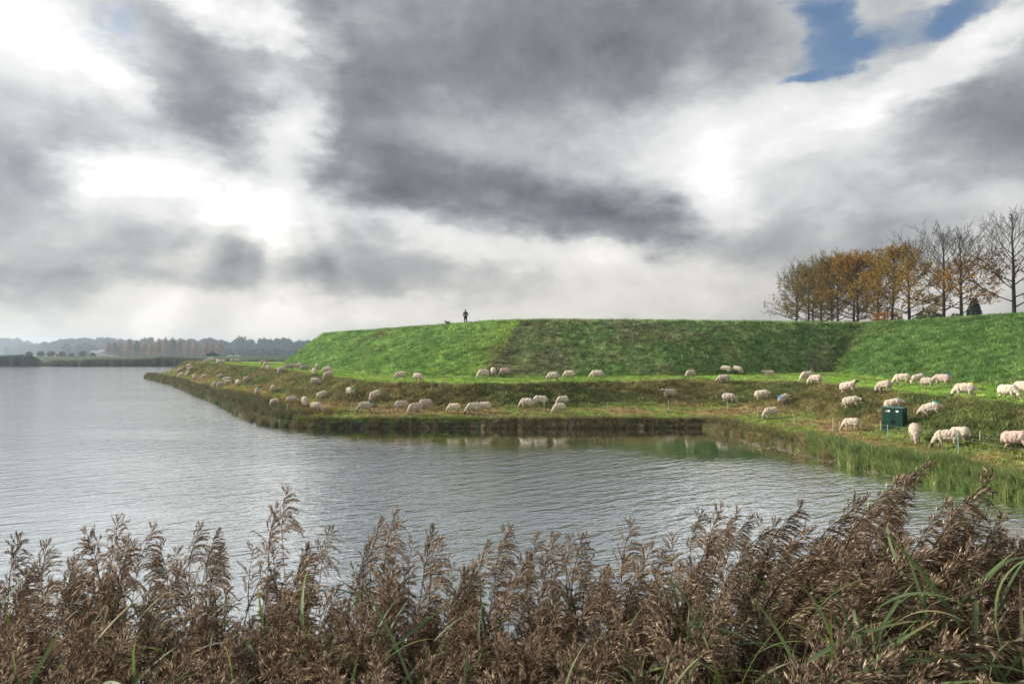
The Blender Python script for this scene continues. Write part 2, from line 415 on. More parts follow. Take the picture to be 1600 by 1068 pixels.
# plateau inside the ramparts
pl = MB(); ring = [tuple(G[k, -1]) for k in range(ns - 1, -1, -6)]
ring = [(p[0], p[1], TZ - .03) for p in ring] + [(120, 152, TZ - .03), (220, 150, TZ - .03), (220, -12, TZ - .03)]
pl.add(ring, [tuple(range(len(ring)))])
o = pl.build('plateau_ground', [mat('plateau_turf', (.10, .17, .045), .95, var=.3, scale=.6, bump=.05)]); tag(o, kind='structure')
pe = MB(); pe.add([(30, 152, 8.27), (220, 152, 8.27), (220, 200, 1.0), (30, 190, 1.0)], [(3, 2, 1, 0)])
o = pe.build('rear_slope', [bpy.data.materials['plateau_turf']]); tag(o, kind='structure')

# ------------------------------------------------------------------ ground sheet, far land
gs = MB(); gs.add([(-6000, -800, -2), (6000, -800, -2), (6000, 9000, -2), (-6000, 9000, -2)], [(0, 1, 2, 3)])
o = gs.build('ground', [mat('mud', (.06, .05, .035), .95, var=.3, scale=.05)]); tag(o, kind='structure')

prof = [(252, -.5), (256, .05), (259, .8), (276, 1.0), (290, 1.2), (299, 3.5), (304, 3.6), (316, 1.3), (420, 1.2), (700, 1.2), (1200, 1.2), (2200, 1.5), (6000, 2)]
def far_land():
    xs = np.concatenate([np.linspace(-2600, -420, 12), np.linspace(-400, 400, 161), np.linspace(420, 2600, 12)])
    V = []; 
    for (d, z) in prof:
        for x in xs:
            sx = x * (1 if d < 1000 else d / 1000)
            w = (float(fbm(np.array([x * .02]), np.array([d * .0 + 3.]), 3, 3)[0]) - .5) * (7 if d < 262 else 3 if d < 330 else 0)
            bend = 0.00012 * x * x if d < 400 and x < -150 else 0
            V.append((sx, d + w, z))
    n = len(xs); fs = [(i * n + k, i * n + k + 1, (i + 1) * n + k + 1, (i + 1) * n + k) for i in range(len(prof) - 1) for k in range(n - 1)]
    m = bpy.data.meshes.new('far_land'); m.from_pydata(V, [], fs)
    return m
fm = far_land()
M['farland'] = mat('far_meadow', (.10, .155, .05), .95, var=.3, scale=.03, col2=(.17, .18, .08), wob=True)
M['dyke'] = mat('dyke_turf', (.045, .075, .028), .95, var=.3, scale=.2, wob=True)  # dark green carries the shade of the back-lit dyke slope
fm.materials.append(M['farland']); fm.materials.append(M['dyke'])
n_ = 12 + 161 + 12 - 1
for i, p in enumerate(fm.polygons):
    r = i // n_
    p.material_index = 1 if r in (0, 1, 4, 5, 6) else 0
o = link(bpy.data.objects.new('far_land', fm)); tag(o, kind='structure')

# ------------------------------------------------------------------ water
SH = np.array([r[0][:2] for r in ST], float)
def seg_dist(px, py, poly):
    best = np.full(px.shape, 1e9)
    for a, b in zip(poly[:-1], poly[1:]):
        d = b - a; L2 = (d ** 2).sum()
        t = np.clip(((px - a[0]) * d[0] + (py - a[1]) * d[1]) / L2, 0, 1)
        best = np.minimum(best, np.hypot(px - a[0] - t * d[0], py - a[1] - t * d[1]))
    return best
def water():
    xs = np.concatenate([np.linspace(-900, -125, 18), np.linspace(-120, 60, 121), np.linspace(70, 500, 14)])
    ys = np.concatenate([np.linspace(-40, 0, 5), np.linspace(2, 80, 60), np.linspace(82, 275, 40)])
    X, Y = np.meshgrid(xs, ys)
    d = seg_dist(X, Y, SH)
    lee = np.exp(-(((X - 2) / 14) ** 2)) * 1.0
    # sheltered water under the quay is calmer than the open reach
    n = fbm(X * .12, Y * .12, 4, 3)
    inlet = ss(-17, -9, X)
    calm = 1 - ss(2 + 4.5 * inlet, 4 + 9 * inlet, d + 4.0 * (n - .5)) * 1.0
    calm = calm * ss(25, 33, Y)
    amp = 1 - .955 * calm * inlet - .4 * calm * (1 - inlet)
    V = np.stack([X.ravel(), Y.ravel(), np.zeros(X.size)], 1)
    h, w = X.shape
    fs = [(i * w + k, i * w + k + 1, (i + 1) * w + k + 1, (i + 1) * w + k) for i in range(h - 1) for k in range(w - 1)]
    m = bpy.data.meshes.new('water'); m.from_pydata(V.tolist(), [], fs)
    a = m.attributes.new('ripple', 'FLOAT', 'POINT'); a.data.foreach_set('value', amp.ravel().astype('f'))
    mt = bpy.data.materials.new('lake_water'); mt.use_nodes = True; nt = mt.node_tree; N = nt.nodes; L = nt.links
    p = N['Principled BSDF']; p.inputs['Base Color'].default_value = (.020, .026, .018, 1); p.inputs['Roughness'].default_value = .045
    p.inputs['IOR'].default_value = 1.333; p.inputs['Specular IOR Level'].default_value = .5
    geo = N.new('ShaderNodeNewGeometry')
    def layer(kind, rot, sx, sy, scale, detail, w, dist=0):
        mp = N.new('ShaderNodeMapping'); mp.vector_type = 'TEXTURE'; L.new(geo.outputs['Position'], mp.inputs[0])
        mp.inputs['Rotation'].default_value = (0, 0, math.radians(rot)); mp.inputs['Scale'].default_value = (1 / sx, 1 / sy, 1)
        t = N.new('ShaderNodeTexNoise'); t.inputs['Scale'].default_value = scale; t.inputs['Detail'].default_value = detail
        t.inputs['Distortion'].default_value = dist; t.inputs['Roughness'].default_value = .5
        L.new(mp.outputs[0], t.inputs['Vector'])
        q = N.new('ShaderNodeMath'); q.operation = 'MULTIPLY'; L.new(t.outputs[0], q.inputs[0]); q.inputs[1].default_value = w
        return q.outputs[0]
    def add(a, b):
        q = N.new('ShaderNodeMath'); q.operation = 'ADD'; L.new(a, q.inputs[0]); L.new(b, q.inputs[1]); return q.outputs[0]
    hgt = add(add(layer('n', 36, .30, 1, 2.1, 2, .066, .3), layer('n', 24, .42, 1, 4.8, 3, .050, .2)), layer('n', 52, .6, 1, 12, 2, .010))
    gust = N.new('ShaderNodeTexNoise'); gust.inputs['Scale'].default_value = .07; gust.inputs['Detail'].default_value = 3
    gm = N.new('ShaderNodeMapping'); gm.inputs['Scale'].default_value = (.5, 1.6, 1); L.new(geo.outputs['Position'], gm.inputs[0]); L.new(gm.outputs[0], gust.inputs['Vector'])
    gr = N.new('ShaderNodeMapRange'); L.new(gust.outputs[0], gr.inputs[0]); gr.inputs[1].default_value = .35; gr.inputs[2].default_value = .65
    gr.inputs[3].default_value = .6; gr.inputs[4].default_value = 1.2
    at = N.new('ShaderNodeAttribute'); at.attribute_name = 'ripple'
    mu = N.new('ShaderNodeMath'); mu.operation = 'MULTIPLY'; L.new(gr.outputs[0], mu.inputs[0]); L.new(at.outputs['Fac'], mu.inputs[1])
    mh = N.new('ShaderNodeMath'); mh.operation = 'MULTIPLY'; L.new(hgt, mh.inputs[0]); L.new(mu.outputs[0], mh.inputs[1])
    b = N.new('ShaderNodeBump'); b.inputs['Strength'].default_value = 1; b.inputs['Distance'].default_value = 1
    L.new(mh.outputs[0], b.inputs['Height']); L.new(b.outputs[0], p.inputs['Normal'])
    gl = N.new('ShaderNodeBsdfGlossy'); gl.inputs['Color'].default_value = (.93, .95, .96, 1); gl.inputs['Roughness'].default_value = .05; L.new(b.outputs[0], gl.inputs['Normal'])
    ms = N.new('ShaderNodeMixShader'); ms.inputs[0].default_value = .96; L.new(p.outputs[0], ms.inputs[1]); L.new(gl.outputs[0], ms.inputs[2]); L.new(ms.outputs[0], N['Material Output'].inputs[0])
    m.materials.append(mt)
    return m
o = link(bpy.data.objects.new('water', water())); tag(o, kind='structure')

# near bank, on which the camera and the reeds stand
def bank_z(y): return float(np.interp(y, [-20, 1.0, 2, 5, 8.5, 10], [3.1, 3.1, 2.75, 1.35, .05, -.8]))
nb = MB(); ys_ = [-20, -5, 0, 1, 2, 3, 4, 5, 6, 7, 8, 8.7, 10]; xs_ = list(range(-60, 61, 2))
for y in ys_:
    for x in xs_:
        nb.v.append((x, y + .5 * math.sin(x * .7) * (y > 2), bank_z(y) + R.uniform(-.05, .05)))
nb.f = [(i * len(xs_) + k, i * len(xs_) + k + 1, (i + 1) * len(xs_) + k + 1, (i + 1) * len(xs_) + k) for i in range(len(ys_) - 1) for k in range(len(xs_) - 1)]
nb.m = [0] * len(nb.f); nb.tone = [.5] * len(nb.f)
o = nb.build('near_bank', [mat('bank_soil', (.035, .03, .018), .95, var=.4, scale=3, bump=.04)]); tag(o, kind='structure')

# ------------------------------------------------------------------ scattering (for what nobody could count)
def variants(name, meshes):
    c = bpy.data.collections.new(name)
    for i, m in enumerate(meshes):
        c.objects.link(bpy.data.objects.new('%s_%02d' % (name, i), m))
    return c
def scatter(name, coll, P, rot, scl, idx, tint=None):
    n = len(P)
    me = bpy.data.meshes.new(name); me.vertices.add(n); me.vertices.foreach_set('co', np.asarray(P, 'f').ravel())
    a = me.attributes.new('rot', 'FLOAT_VECTOR', 'POINT'); a.data.foreach_set('vector', np.asarray(rot, 'f').ravel())
    a = me.attributes.new('scl', 'FLOAT_VECTOR', 'POINT')
    scl = np.asarray(scl, 'f'); scl = np.repeat(scl[:, None], 3, 1) if scl.ndim == 1 else scl
    a.data.foreach_set('vector', scl.ravel())
    a = me.attributes.new('pick', 'INT', 'POINT'); a.data.foreach_set('value', np.asarray(idx, 'i'))
    if tint is not None:
        a = me.attributes.new('tint', 'FLOAT_COLOR', 'POINT')
        a.data.foreach_set('color', np.concatenate([tint, np.ones((n, 1))], 1).astype('f').ravel())
    o = link(bpy.data.objects.new(name, me))
    g = bpy.data.node_groups.new(name + '_spread', 'GeometryNodeTree')
    g.interface.new_socket('Geometry', in_out='INPUT', socket_type='NodeSocketGeometry')
    g.interface.new_socket('Geometry', in_out='OUTPUT', socket_type='NodeSocketGeometry')
    N = g.nodes; L = g.links
    gi = N.new('NodeGroupInput'); go = N.new('NodeGroupOutput')
    ci = N.new('GeometryNodeCollectionInfo'); ci.inputs['Collection'].default_value = coll
    ci.inputs['Separate Children'].default_value = True; ci.inputs['Reset Children'].default_value = True
    ip = N.new('GeometryNodeInstanceOnPoints'); ip.inputs['Pick Instance'].default_value = True
    def named(nm, t):
        q = N.new('GeometryNodeInputNamedAttribute'); q.data_type = t; q.inputs['Name'].default_value = nm; return q.outputs['Attribute']
    L.new(gi.outputs[0], ip.inputs['Points']); L.new(ci.outputs[0], ip.inputs['Instance'])
    L.new(named('pick', 'INT'), ip.inputs['Instance Index'])
    L.new(named('rot', 'FLOAT_VECTOR'), ip.inputs['Rotation']); L.new(named('scl', 'FLOAT_VECTOR'), ip.inputs['Scale'])
    L.new(ip.outputs[0], go.inputs[0])
    md = o.modifiers.new('spread', 'NODES'); md.node_group = g
    return o

def tuft_mesh(seed, n, h, spread, lean, wid, segs=2, mats=None):
    r = random.Random(seed); b = MB()
    for i in range(n):
        a = r.uniform(0, 6.283); rr = spread * math.sqrt(r.random()); x, y = rr * math.cos(a), rr * math.sin(a)
        hh = h * r.uniform(.55, 1.1); la = r.uniform(0, 6.283); ll = lean * hh * r.uniform(.2, 1)
        w = wid * r.uniform(.7, 1.2); fa = r.uniform(0, 3.14); wx, wy = w * math.cos(fa) / 2, w * math.sin(fa) / 2
        vs = []
        for k in range(segs + 1):
            t = k / segs; cx = x + math.cos(la) * ll * t * t; cy = y + math.sin(la) * ll * t * t; cz = hh * (t - .18 * t * t * lean)
            q = (1 - t) ** .6 if k < segs else 0
            if k < segs: vs += [(cx - wx * q, cy - wy * q, cz), (cx + wx * q, cy + wy * q, cz)]
            else: vs += [(cx, cy, cz)]
        fs = [(2 * k, 2 * k + 1, 2 * k + 3, 2 * k + 2) for k in range(segs - 1)] + [(2 * segs - 2, 2 * segs - 1, 2 * segs)]
        b.add(vs, fs, 0, r.random())
    return b.mesh('tuft', mats or [M['tuft']])
short = variants('short_turf', [tuft_mesh(i, 26, .15, .20, .9, .030) for i in range(6)])
rough = variants('rough_turf', [tuft_mesh(20 + i, 26, .24, .22, 1.3, .030) for i in range(6)])
tall = variants('tall_grass', [tuft_mesh(40 + i, 22, .62, .16, .6, .020, 3) for i in range(6)])

def sample_fort(n, t0, t1, s0, s1, near=True):
    """points on the fort ground, drawn evenly over its area"""
    t = (TT[:-1, :-1] + TT[1:, 1:]) / 2; s = (SS[:-1, :-1] + SS[1:, 1:]) / 2
    A = G[1:, :-1] - G[:-1, :-1]; B = G[:-1, 1:] - G[:-1, :-1]
    ar = np.linalg.norm(np.cross(A, B), axis=-1)
    c = G[:-1, :-1]
    if near: ar = ar / np.maximum(1, c[..., 1] / 55) ** 1.3
    ok = (t >= t0) & (t < t1) & (s >= s0) & (s < s1) & (c[..., 1] > 12)
    w = np.where(ok, ar, 0).ravel(); w = w / w.sum()
    k = NR.choice(w.size, n, p=w); i, j = np.unravel_index(k, ar.shape)
    u = NR.random(n)[:, None]; v = NR.random(n)[:, None]
    P = (G[i, j] * (1 - u) + G[i + 1, j] * u) * (1 - v) + (G[i, j + 1] * (1 - u) + G[i + 1, j + 1] * u) * v
    nrm = np.cross(A, B)[i, j]; nrm /= np.linalg.norm(nrm, axis=1)[:, None]; nrm *= np.sign(nrm[:, 2:3])
    return P, TT[i, j] * 1.0 + v[:, 0] * .02, SS[i, j] * 1.0, nrm
def lay(name, coll, n, t0, t1, s0, s1, smin, smax, mult=1.25, tilt=.6, fn=None, jit=.22):
    P, t, s, nr = sample_fort(n, t0, t1, s0, s1)
    if fn is not None:
        k = fn(P, t, s); P, t, s, nr = P[k], t[k], s[k], nr[k]; n = len(P)
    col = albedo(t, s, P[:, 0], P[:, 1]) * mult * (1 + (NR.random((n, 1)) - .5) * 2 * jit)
    col = col * (.60 + .85 * fbm(P[:, 0] * 2.6, P[:, 1] * 2.6 + P[:, 2] * 2, 91, 3))[:, None]
    yaw = NR.random(n) * 6.283
    rx = -np.arcsin(np.clip(nr[:, 1], -1, 1)) * tilt; ry = np.arcsin(np.clip(nr[:, 0], -1, 1)) * tilt
    P[:, 2] -= .02
    rot = np.stack([rx, ry, yaw], 1); far = np.maximum(1, P[:, 1] / 60) ** .5
    scl = (smin + (smax - smin) * NR.random(n) ** 2.6) * far
    o = scatter(name, coll, P, rot, scl, NR.integers(0, 6, n), np.clip(col, 0, .8))
    tag(o, kind='stuff'); return o
o = lay('rampart_grass', rough, 56000, 3.0, 4.35, 3, 17.5, .5, 1.9); tag(o, 'green rough grass covering the sloping faces of the rampart', 'grass')
o = lay('bank_grass', rough, 36000, .95, 2.02, 2, 17.5, .5, 1.7); tag(o, 'dark brownish rough grass on the steep lower bank', 'grass')
o = lay('berm_grass', short, 24000, 1.98, 3.02, 3, 17.5, .6, 1.2, fn=lambda P, t, s: np.abs(t - 2.78) > .05 * NR.random(len(t))); tag(o, 'short bright green grass on the flat upper terrace', 'grass')
o = lay('meadow_grass', short, 30000, 0.0, .97, 2, 17.5, .5, 1.3, mult=1.3, jit=.35); tag(o, 'short grazed yellowish grass between bank and water', 'grass')

# ------------------------------------------------------------------ vegetation along the water line
def shore_points(n, s0, s1, inn, out):
    """s along the shoreline, offset: inn towards land (+), out over the water (-)"""
    s = NR.uniform(s0, s1, n); k = np.clip(np.searchsorted(SS[:, 0], s), 1, ns - 1)
    f = (s - SS[k - 1, 0]) / (SS[k, 0] - SS[k - 1, 0] + 1e-9)
    A = G[k - 1, 1]; B = G[k, 1]; P = A + (B - A) * f[:, None]
    inl = G[k, 6] - G[k, 1]; inl[:, 2] = 0; inl /= np.linalg.norm(inl, axis=1)[:, None] + 1e-9
    off = NR.uniform(-out, inn, n); P = P + inl * off[:, None]
    P[:, 2] = np.where(off < 0, -.02, .36 + off * .08)
    return P, s, off
def wstn(s0, s1):
    # arclength weighted station sampling helper
    kk = [(s0 + (s1 - s0) * i / 60) for i in range(61)]
    return kk
def shore_scatter(name, coll, n, s0, s1, inn, out, smin, smax, cols, lean=.0, label=None, cat='plants', low=0):
    # equalise density along the line
    m = n * 3; P, s, off = shore_points(m, s0, s1, inn, out)
    ki = np.clip(np.searchsorted(SS[:, 0], s), 1, ns - 1)
    w = np.linalg.norm(G[ki, 1] - G[ki - 1, 1], axis=1) / (SS[ki, 0] - SS[ki - 1, 0] + 1e-9); w /= w.sum()
    k = NR.choice(m, n, replace=False, p=w); P, s, off = P[k], s[k], off[k]
    cols = np.array(cols); c = cols[NR.integers(0, len(cols), n)]
    nz = fbm(P[:, 0] * .5, P[:, 1] * .5, 12, 3)
    rot = np.stack([NR.normal(0, .12 + lean, n), NR.normal(0, .12 + lean, n), NR.random(n) * 6.28], 1)
    scl = (smin + (smax - smin) * NR.random(n)) * (.6 + .8 * nz)
    if low: P[:, 2] += low
    o = scatter(name, coll, P, rot, scl, NR.integers(0, 6, n), c * (1 + (NR.random((n, 1)) - .5) * .5))
    tag(o, label, cat, kind='stuff'); return o
shore_scatter('shore_reeds', tall, 6500, 1.6, 8.6, 2.0, .9, .6, 1.45, [(.085, .12, .05), (.12, .115, .05), (.16, .125, .07), (.09, .12, .045), (.22, .19, .13)],
              label='dark olive and brown reeds along the far left waterline', cat='reeds')
shore_scatter('dock_plants', tall, 1600, 6.3, 8.9, 4.0, -.6, .4, 1.0, [(.19, .11, .07), (.22, .13, .085), (.15, .13, .05), (.16, .24, .03), (.30, .30, .05)],
              label='reddish brown dead dock and nettles on the point', cat='plants')
shore_scatter('quay_edge_grass', tall, 3000, 8.6, 12.2, .45, .07, .3, .75, [(.16, .25, .05), (.12, .20, .04), (.22, .22, .07), (.25, .19, .09)],
              label='green fringe of grass on top of the timber edging', cat='grass')
shore_scatter('hanging_straw', tall, 1900, 9.85, 13.3, .15, .35, .5, 1.1, [(.26, .20, .12), (.20, .15, .08), (.14, .15, .05), (.32, .27, .18)], lean=.45,
              label='dry straw hanging over the timber edging into the water', cat='grass')
shore_scatter('loose_straw', tall, 420, 8.6, 10.1, .12, .3, .35, 1.0, [(.26, .20, .12), (.20, .15, .08), (.16, .2, .06)], lean=.5,
              label='scattered dry stalks drooping over the timber boards', cat='grass')
shore_scatter('dead_sedge', tall, 3400, 12.0, 14.7, .7, .9, .3, 1.0, [(.26, .19, .10), (.34, .27, .16), (.19, .15, .07), (.17, .21, .06), (.20, .27, .07)], lean=.4,
              label='dry tan sedge leaning over the water at the bay corner', cat='grass')
shore_scatter('green_reeds', tall, 8500, 14.2, 17.6, 1.0, .55, .5, 1.15, [(.13, .21, .07), (.19, .27, .08), (.26, .31, .10), (.11, .17, .07), (.33, .34, .14)], lean=.1,
              label='fresh green reeds crowding the water edge on the right', cat='reeds')
shore_scatter('meadow_edge_grass', tall, 1500, 9.0, 17.4, 1.1, -.3, .2, .55, [(.15, .26, .05), (.19, .24, .06), (.12, .20, .04)],
              label='ankle high green grass along the brink', cat='grass')

# floating line of broken stems
fl = MB()
for i in range(90):
    t = R.random(); a = Vector((12.6, 38.5, 0)); b = Vector((15.0, 27.6, 0))
    p = a.lerp(b, t) + Vector((R.gauss(-.2, .35), R.gauss(0, .4), .012 + R.random() * .02)); an = math.radians(-78) + R.gauss(0, .35); l = R.uniform(.1, .5)
    d = Vector((math.cos(an), math.sin(an), 0)) * l
    fl.tube([p, p + d], [.009, .005], 3, 0, R.random())
o = fl.build('floating_straw', [mat('straw', (.36, .31, .24), .8, tone=[(.12, .10, .07), (.34, .30, .24)])], tone=True)
tag(o, 'pale line of broken stems floating near the right bank', 'debris', kind='stuff')

# ------------------------------------------------------------------ timber edging of the bank
M['board'] = mat('wet_board', (.030, .031, .033), .75, var=.5, scale=4, bump=.01, bscale=25, obj_rand=.35)
M['pale_board'] = mat('weathered_board', (.07, .065, .06), .8, var=.4, scale=4, obj_rand=.3)
wall = empty('timber_edging', (0, 44.1, 0)); tag(wall, 'dark timber board edging along the water below the bank', 'retaining wall')
def shore_at(s):
    k = min(max(int(np.searchsorted(SS[:, 0], s)), 1), ns - 1); f = (s - SS[k - 1, 0]) / (SS[k, 0] - SS[k - 1, 0])
    return Vector(G[k - 1, 1] * (1 - f) + G[k, 1] * f)
bm = MB(); bm.box((0, 0, 0), (1, .05, .46)); board_me = bm.mesh('board', [M['board']])
bm = MB(); bm.tube([(0, 0, -.45), (0, 0, .22)], [.055, .05], 7, cap=True); post_me = bm.mesh('post', [M['pale_board']])
# polyline of the shoreline between stations 8.3 and 14
LN = []; s = 8.35
while s < 14.2: LN.append(shore_at(s)); s += .01
seg0 = LN[0]; cnt = 0; step = .86
for p in LN:
    d = Vector((p.x - seg0.x, p.y - seg0.y, 0))
    if d.length >= step:
        q = bpy.data.objects.new('board', board_me); q.parent = wall; mid = (seg0 + p) / 2
        nrm = Vector((d.y, -d.x, 0)).normalized()
        q.location = mid + nrm * (.07 + R.uniform(-.012, .012)) - Vector((0, 44.1, 0)); q.location.z = .11 + R.uniform(-.03, .02)
        q.rotation_euler = (R.uniform(-.06, .06), R.uniform(-.015, .015), math.atan2(d.y, d.x)); q.scale = ((d.length - .025), 1, 1)
        COL.objects.link(q)
        if cnt % 2 == 0:
            q = bpy.data.objects.new('post', post_me); q.parent = wall; q.location = seg0 + nrm * .14 - Vector((0, 44.1, 0)); q.location.z = .15 + R.uniform(-.04, .06)
            COL.objects.link(q)
        seg0 = p.copy(); cnt += 1

# ------------------------------------------------------------------ bodies by remeshing
def ell(c, r, rot=(0, 0, 0)): return ('e', c, r, rot)
def lim(pts, rad): return ('l', pts, rad)
def body_mesh(name, prims, voxel, smooth=3, lump=0.0, lump_s=12.0, lumpf=None):
    b = MB()
    for p in prims:
        if p[0] == 'e':
            _, c, r, rot = p; mt = Euler(rot).to_matrix(); vs = []; nu, nv = 20, 12
            for i in range(nv + 1):
                for j in range(nu):
                    th = math.pi * i / nv; ph = 2 * math.pi * j / nu
                    q = mt @ Vector((r[0] * math.sin(th) * math.cos(ph), r[1] * math.sin(th) * math.sin(ph), r[2] * math.cos(th)))
                    vs.append(tuple(q + Vector(c)))
            b.add(vs, [(i * nu + j, i * nu + (j + 1) % nu, (i + 1) * nu + (j + 1) % nu, (i + 1) * nu + j)[::-1] for i in range(nv) for j in range(nu)])
        else:
            b.tube(p[1], p[2], 10, cap=True)
            for q, rr in zip(p[1], p[2]):
                b.v, b.f = b.v, b.f
                vs = []; nu, nv = 8, 6
                for i in range(nv + 1):
                    for j in range(nu):
                        th = math.pi * i / nv; ph = 2 * math.pi * j / nu
                        vs.append((q[0] + rr * math.sin(th) * math.cos(ph), q[1] + rr * math.sin(th) * math.sin(ph), q[2] + rr * math.cos(th)))
                b.add(vs, [(i * nu + j, i * nu + (j + 1) % nu, (i + 1) * nu + (j + 1) % nu, (i + 1) * nu + j)[::-1] for i in range(nv) for j in range(nu)])
    o = bpy.data.objects.new(name, b.mesh(name, [])); COL.objects.link(o)
    m = o.modifiers.new('r', 'REMESH'); m.mode = 'VOXEL'; m.voxel_size = voxel
    m = o.modifiers.new('s', 'SMOOTH'); m.iterations = smooth; m.factor = .6
    dg = bpy.context.evaluated_depsgraph_get(); dg.update()
    me = bpy.data.meshes.new_from_object(o.evaluated_get(dg)); me.name = name
    bpy.data.objects.remove(o)
    if lump:
        me.update()
        for v in me.vertices:
            k = 1 if lumpf is None else lumpf(v.co)
            if k > 0: v.co += v.normal * (mnoise.noise(v.co * lump_s) * lump + mnoise.noise(v.co * lump_s * 2.3) * lump * .5) * k
    me.polygons.foreach_set('use_smooth', [True] * len(me.polygons)); me.update()
    return me

def sheep_mesh(kind, seed):
    r = random.Random(seed)
    prims = [ell((-.02, 0, .56), (.42, .225, .235)), ell((-.30, 0, .565), (.25, .215, .235)), ell((.25, 0, .56), (.23, .205, .225)),
             ell((-.10, 0, .50), (.35, .215, .20))]
    if kind == 'graze':   pts = [(.34, 0, .56), (.50, 0, .42), (.60, 0, .27)]; hd = Vector((.60, 0, .27)); hv = Vector((.42, 0, -.9))
    elif kind == 'graze_left': pts = [(.34, 0, .56), (.48, .09, .42), (.54, .18, .27)]; hd = Vector((.54, .18, .27)); hv = Vector((.20, .35, -.9))
    elif kind == 'graze_right': pts = [(.34, 0, .56), (.48, -.09, .42), (.54, -.18, .27)]; hd = Vector((.54, -.18, .27)); hv = Vector((.20, -.35, -.9))
    elif kind == 'level': pts = [(.34, 0, .60), (.50, 0, .68), (.60, 0, .72)]; hd = Vector((.60, 0, .73)); hv = Vector((.93, 0, -.28))
    else:                 pts = [(.34, 0, .58), (.50, 0, .54), (.62, 0, .48)]; hd = Vector((.62, 0, .48)); hv = Vector((.8, .1, -.55))
    prims.append(lim(pts, [.165, .115, .088])); hv.normalize()
    head = [tuple(hd), tuple(hd + hv * .11), tuple(hd + hv * .21)]
    prims.append(lim(head, [.080, .065, .043]))
    side = hv.cross(Vector((0, 0, 1))) if abs(hv.z) < .95 else Vector((0, 1, 0))
    side.normalize(); 
    up = side.cross(hv).normalized()
    for sg in (-1, 1):
        e0 = hd - hv * .0 + side * sg * .07 + up * .03; e1 = hd + side * sg * .145 + hv * .02 - up * .0
        prims.append(lim([tuple(e0), tuple(e0.lerp(e1, .6)), tuple(e1)], [.018, .022, .010]))
    st = .10 if kind == 'level' else .045
    for (x, y, o_, hind) in ((-.34, .12, st, 1), (-.36, -.12, -st, 1), (.26, .115, -st, 0), (.28, -.115, st * 1.1, 0)):
        if hind: prims.append(lim([(x + .02, y, .46), (x + .05 + o_ * .4, y, .30), (x - .05 + o_, y, .20), (x - .02 + o_, y, .035)], [.11, .062, .034, .029]))
        else: prims.append(lim([(x, y, .45), (x - .01 + o_ * .4, y, .26), (x + o_ * .8, y, .16), (x + o_, y, .035)], [.085, .046, .034, .028]))
    prims.append(lim([(-.50, 0, .64), (-.555, 0, .54), (-.565, 0, .38)], [.045, .04, .028]))
    me = body_mesh('sheep_body', prims, .020, 4, .024, 10.0, lambda c: 1.0 if c.z > .33 and (c - hd).length > .14 else 0)
    return me, hd, hv
def paint_sheep(me, hd, hv):
    ce = me.vertices
    for p in me.polygons:
        c = p.center; t = (c - hd).dot(hv)
        side_d = ((c - hd) - hv * t).length
        if t > -.0 and side_d < .20 and (c - hd).length < .32: p.material_index = 1
        elif c.z < .05: p.material_index = 3
        elif c.z < .27 and c.x < .45 and c.x > -.53: p.material_index = 2
        else: p.material_index = 0
SHEEP = {}
for i, k in enumerate(('graze', 'graze_left', 'graze_right', 'level', 'nod')):
    me, hd, hv = sheep_mesh(k, i)
    mats = {}
    for w, (a, b) in dict(white=('wool', 'face'), dark=('wool', 'face_dark'), grey=('wool_grey', 'face_dark'), pink=('wool_pink', 'face')).items():
        m2 = me.copy()
        for x in (M[a], M[b], M['leg'], M['hoof']): m2.materials.append(x)
        paint_sheep(m2, hd, hv); mats[w] = m2
    # dye marks: patches of the fleece lifted 6 mm
    dyes = {}
    for spot, (c, rr) in dict(rump=((-.42, 0, .77), .145), back=((-.05, 0, .80), .10), side=((-.38, -.16, .70), .12), sidel=((-.38, .16, .70), .12)).items():
        c = Vector(c); vs = []; fs = []; mp = {}
        for p in me.polygons:
            if (p.center - c).length < rr and p.normal.dot(c - Vector((c.x * .5, 0, .5))) > 0:
                f = []
                for vi in p.vertices:
                    if vi not in mp: mp[vi] = len(vs); v = me.vertices[vi]; vs.append(tuple(v.co + v.normal * .003))
                    f.append(mp[vi])
                fs.append(f)
        dyes[spot] = (vs, fs)
    SHEEP[k] = (mats, dyes)
DYE_CACHE = {}
def dye_mesh(k, spot, colr):
    key = (k, spot, colr)
    if key not in DYE_CACHE:
        vs, fs = SHEEP[k][1][spot]; m = bpy.data.meshes.new('dye_mark'); m.from_pydata(vs, [], fs); m.materials.append(M['dye_' + colr])
        m.polygons.foreach_set('use_smooth', [True] * len(fs)); DYE_CACHE[key] = m
    return DYE_CACHE[key]
GRP = 'sheep of the flock grazing on the banks and terrace'
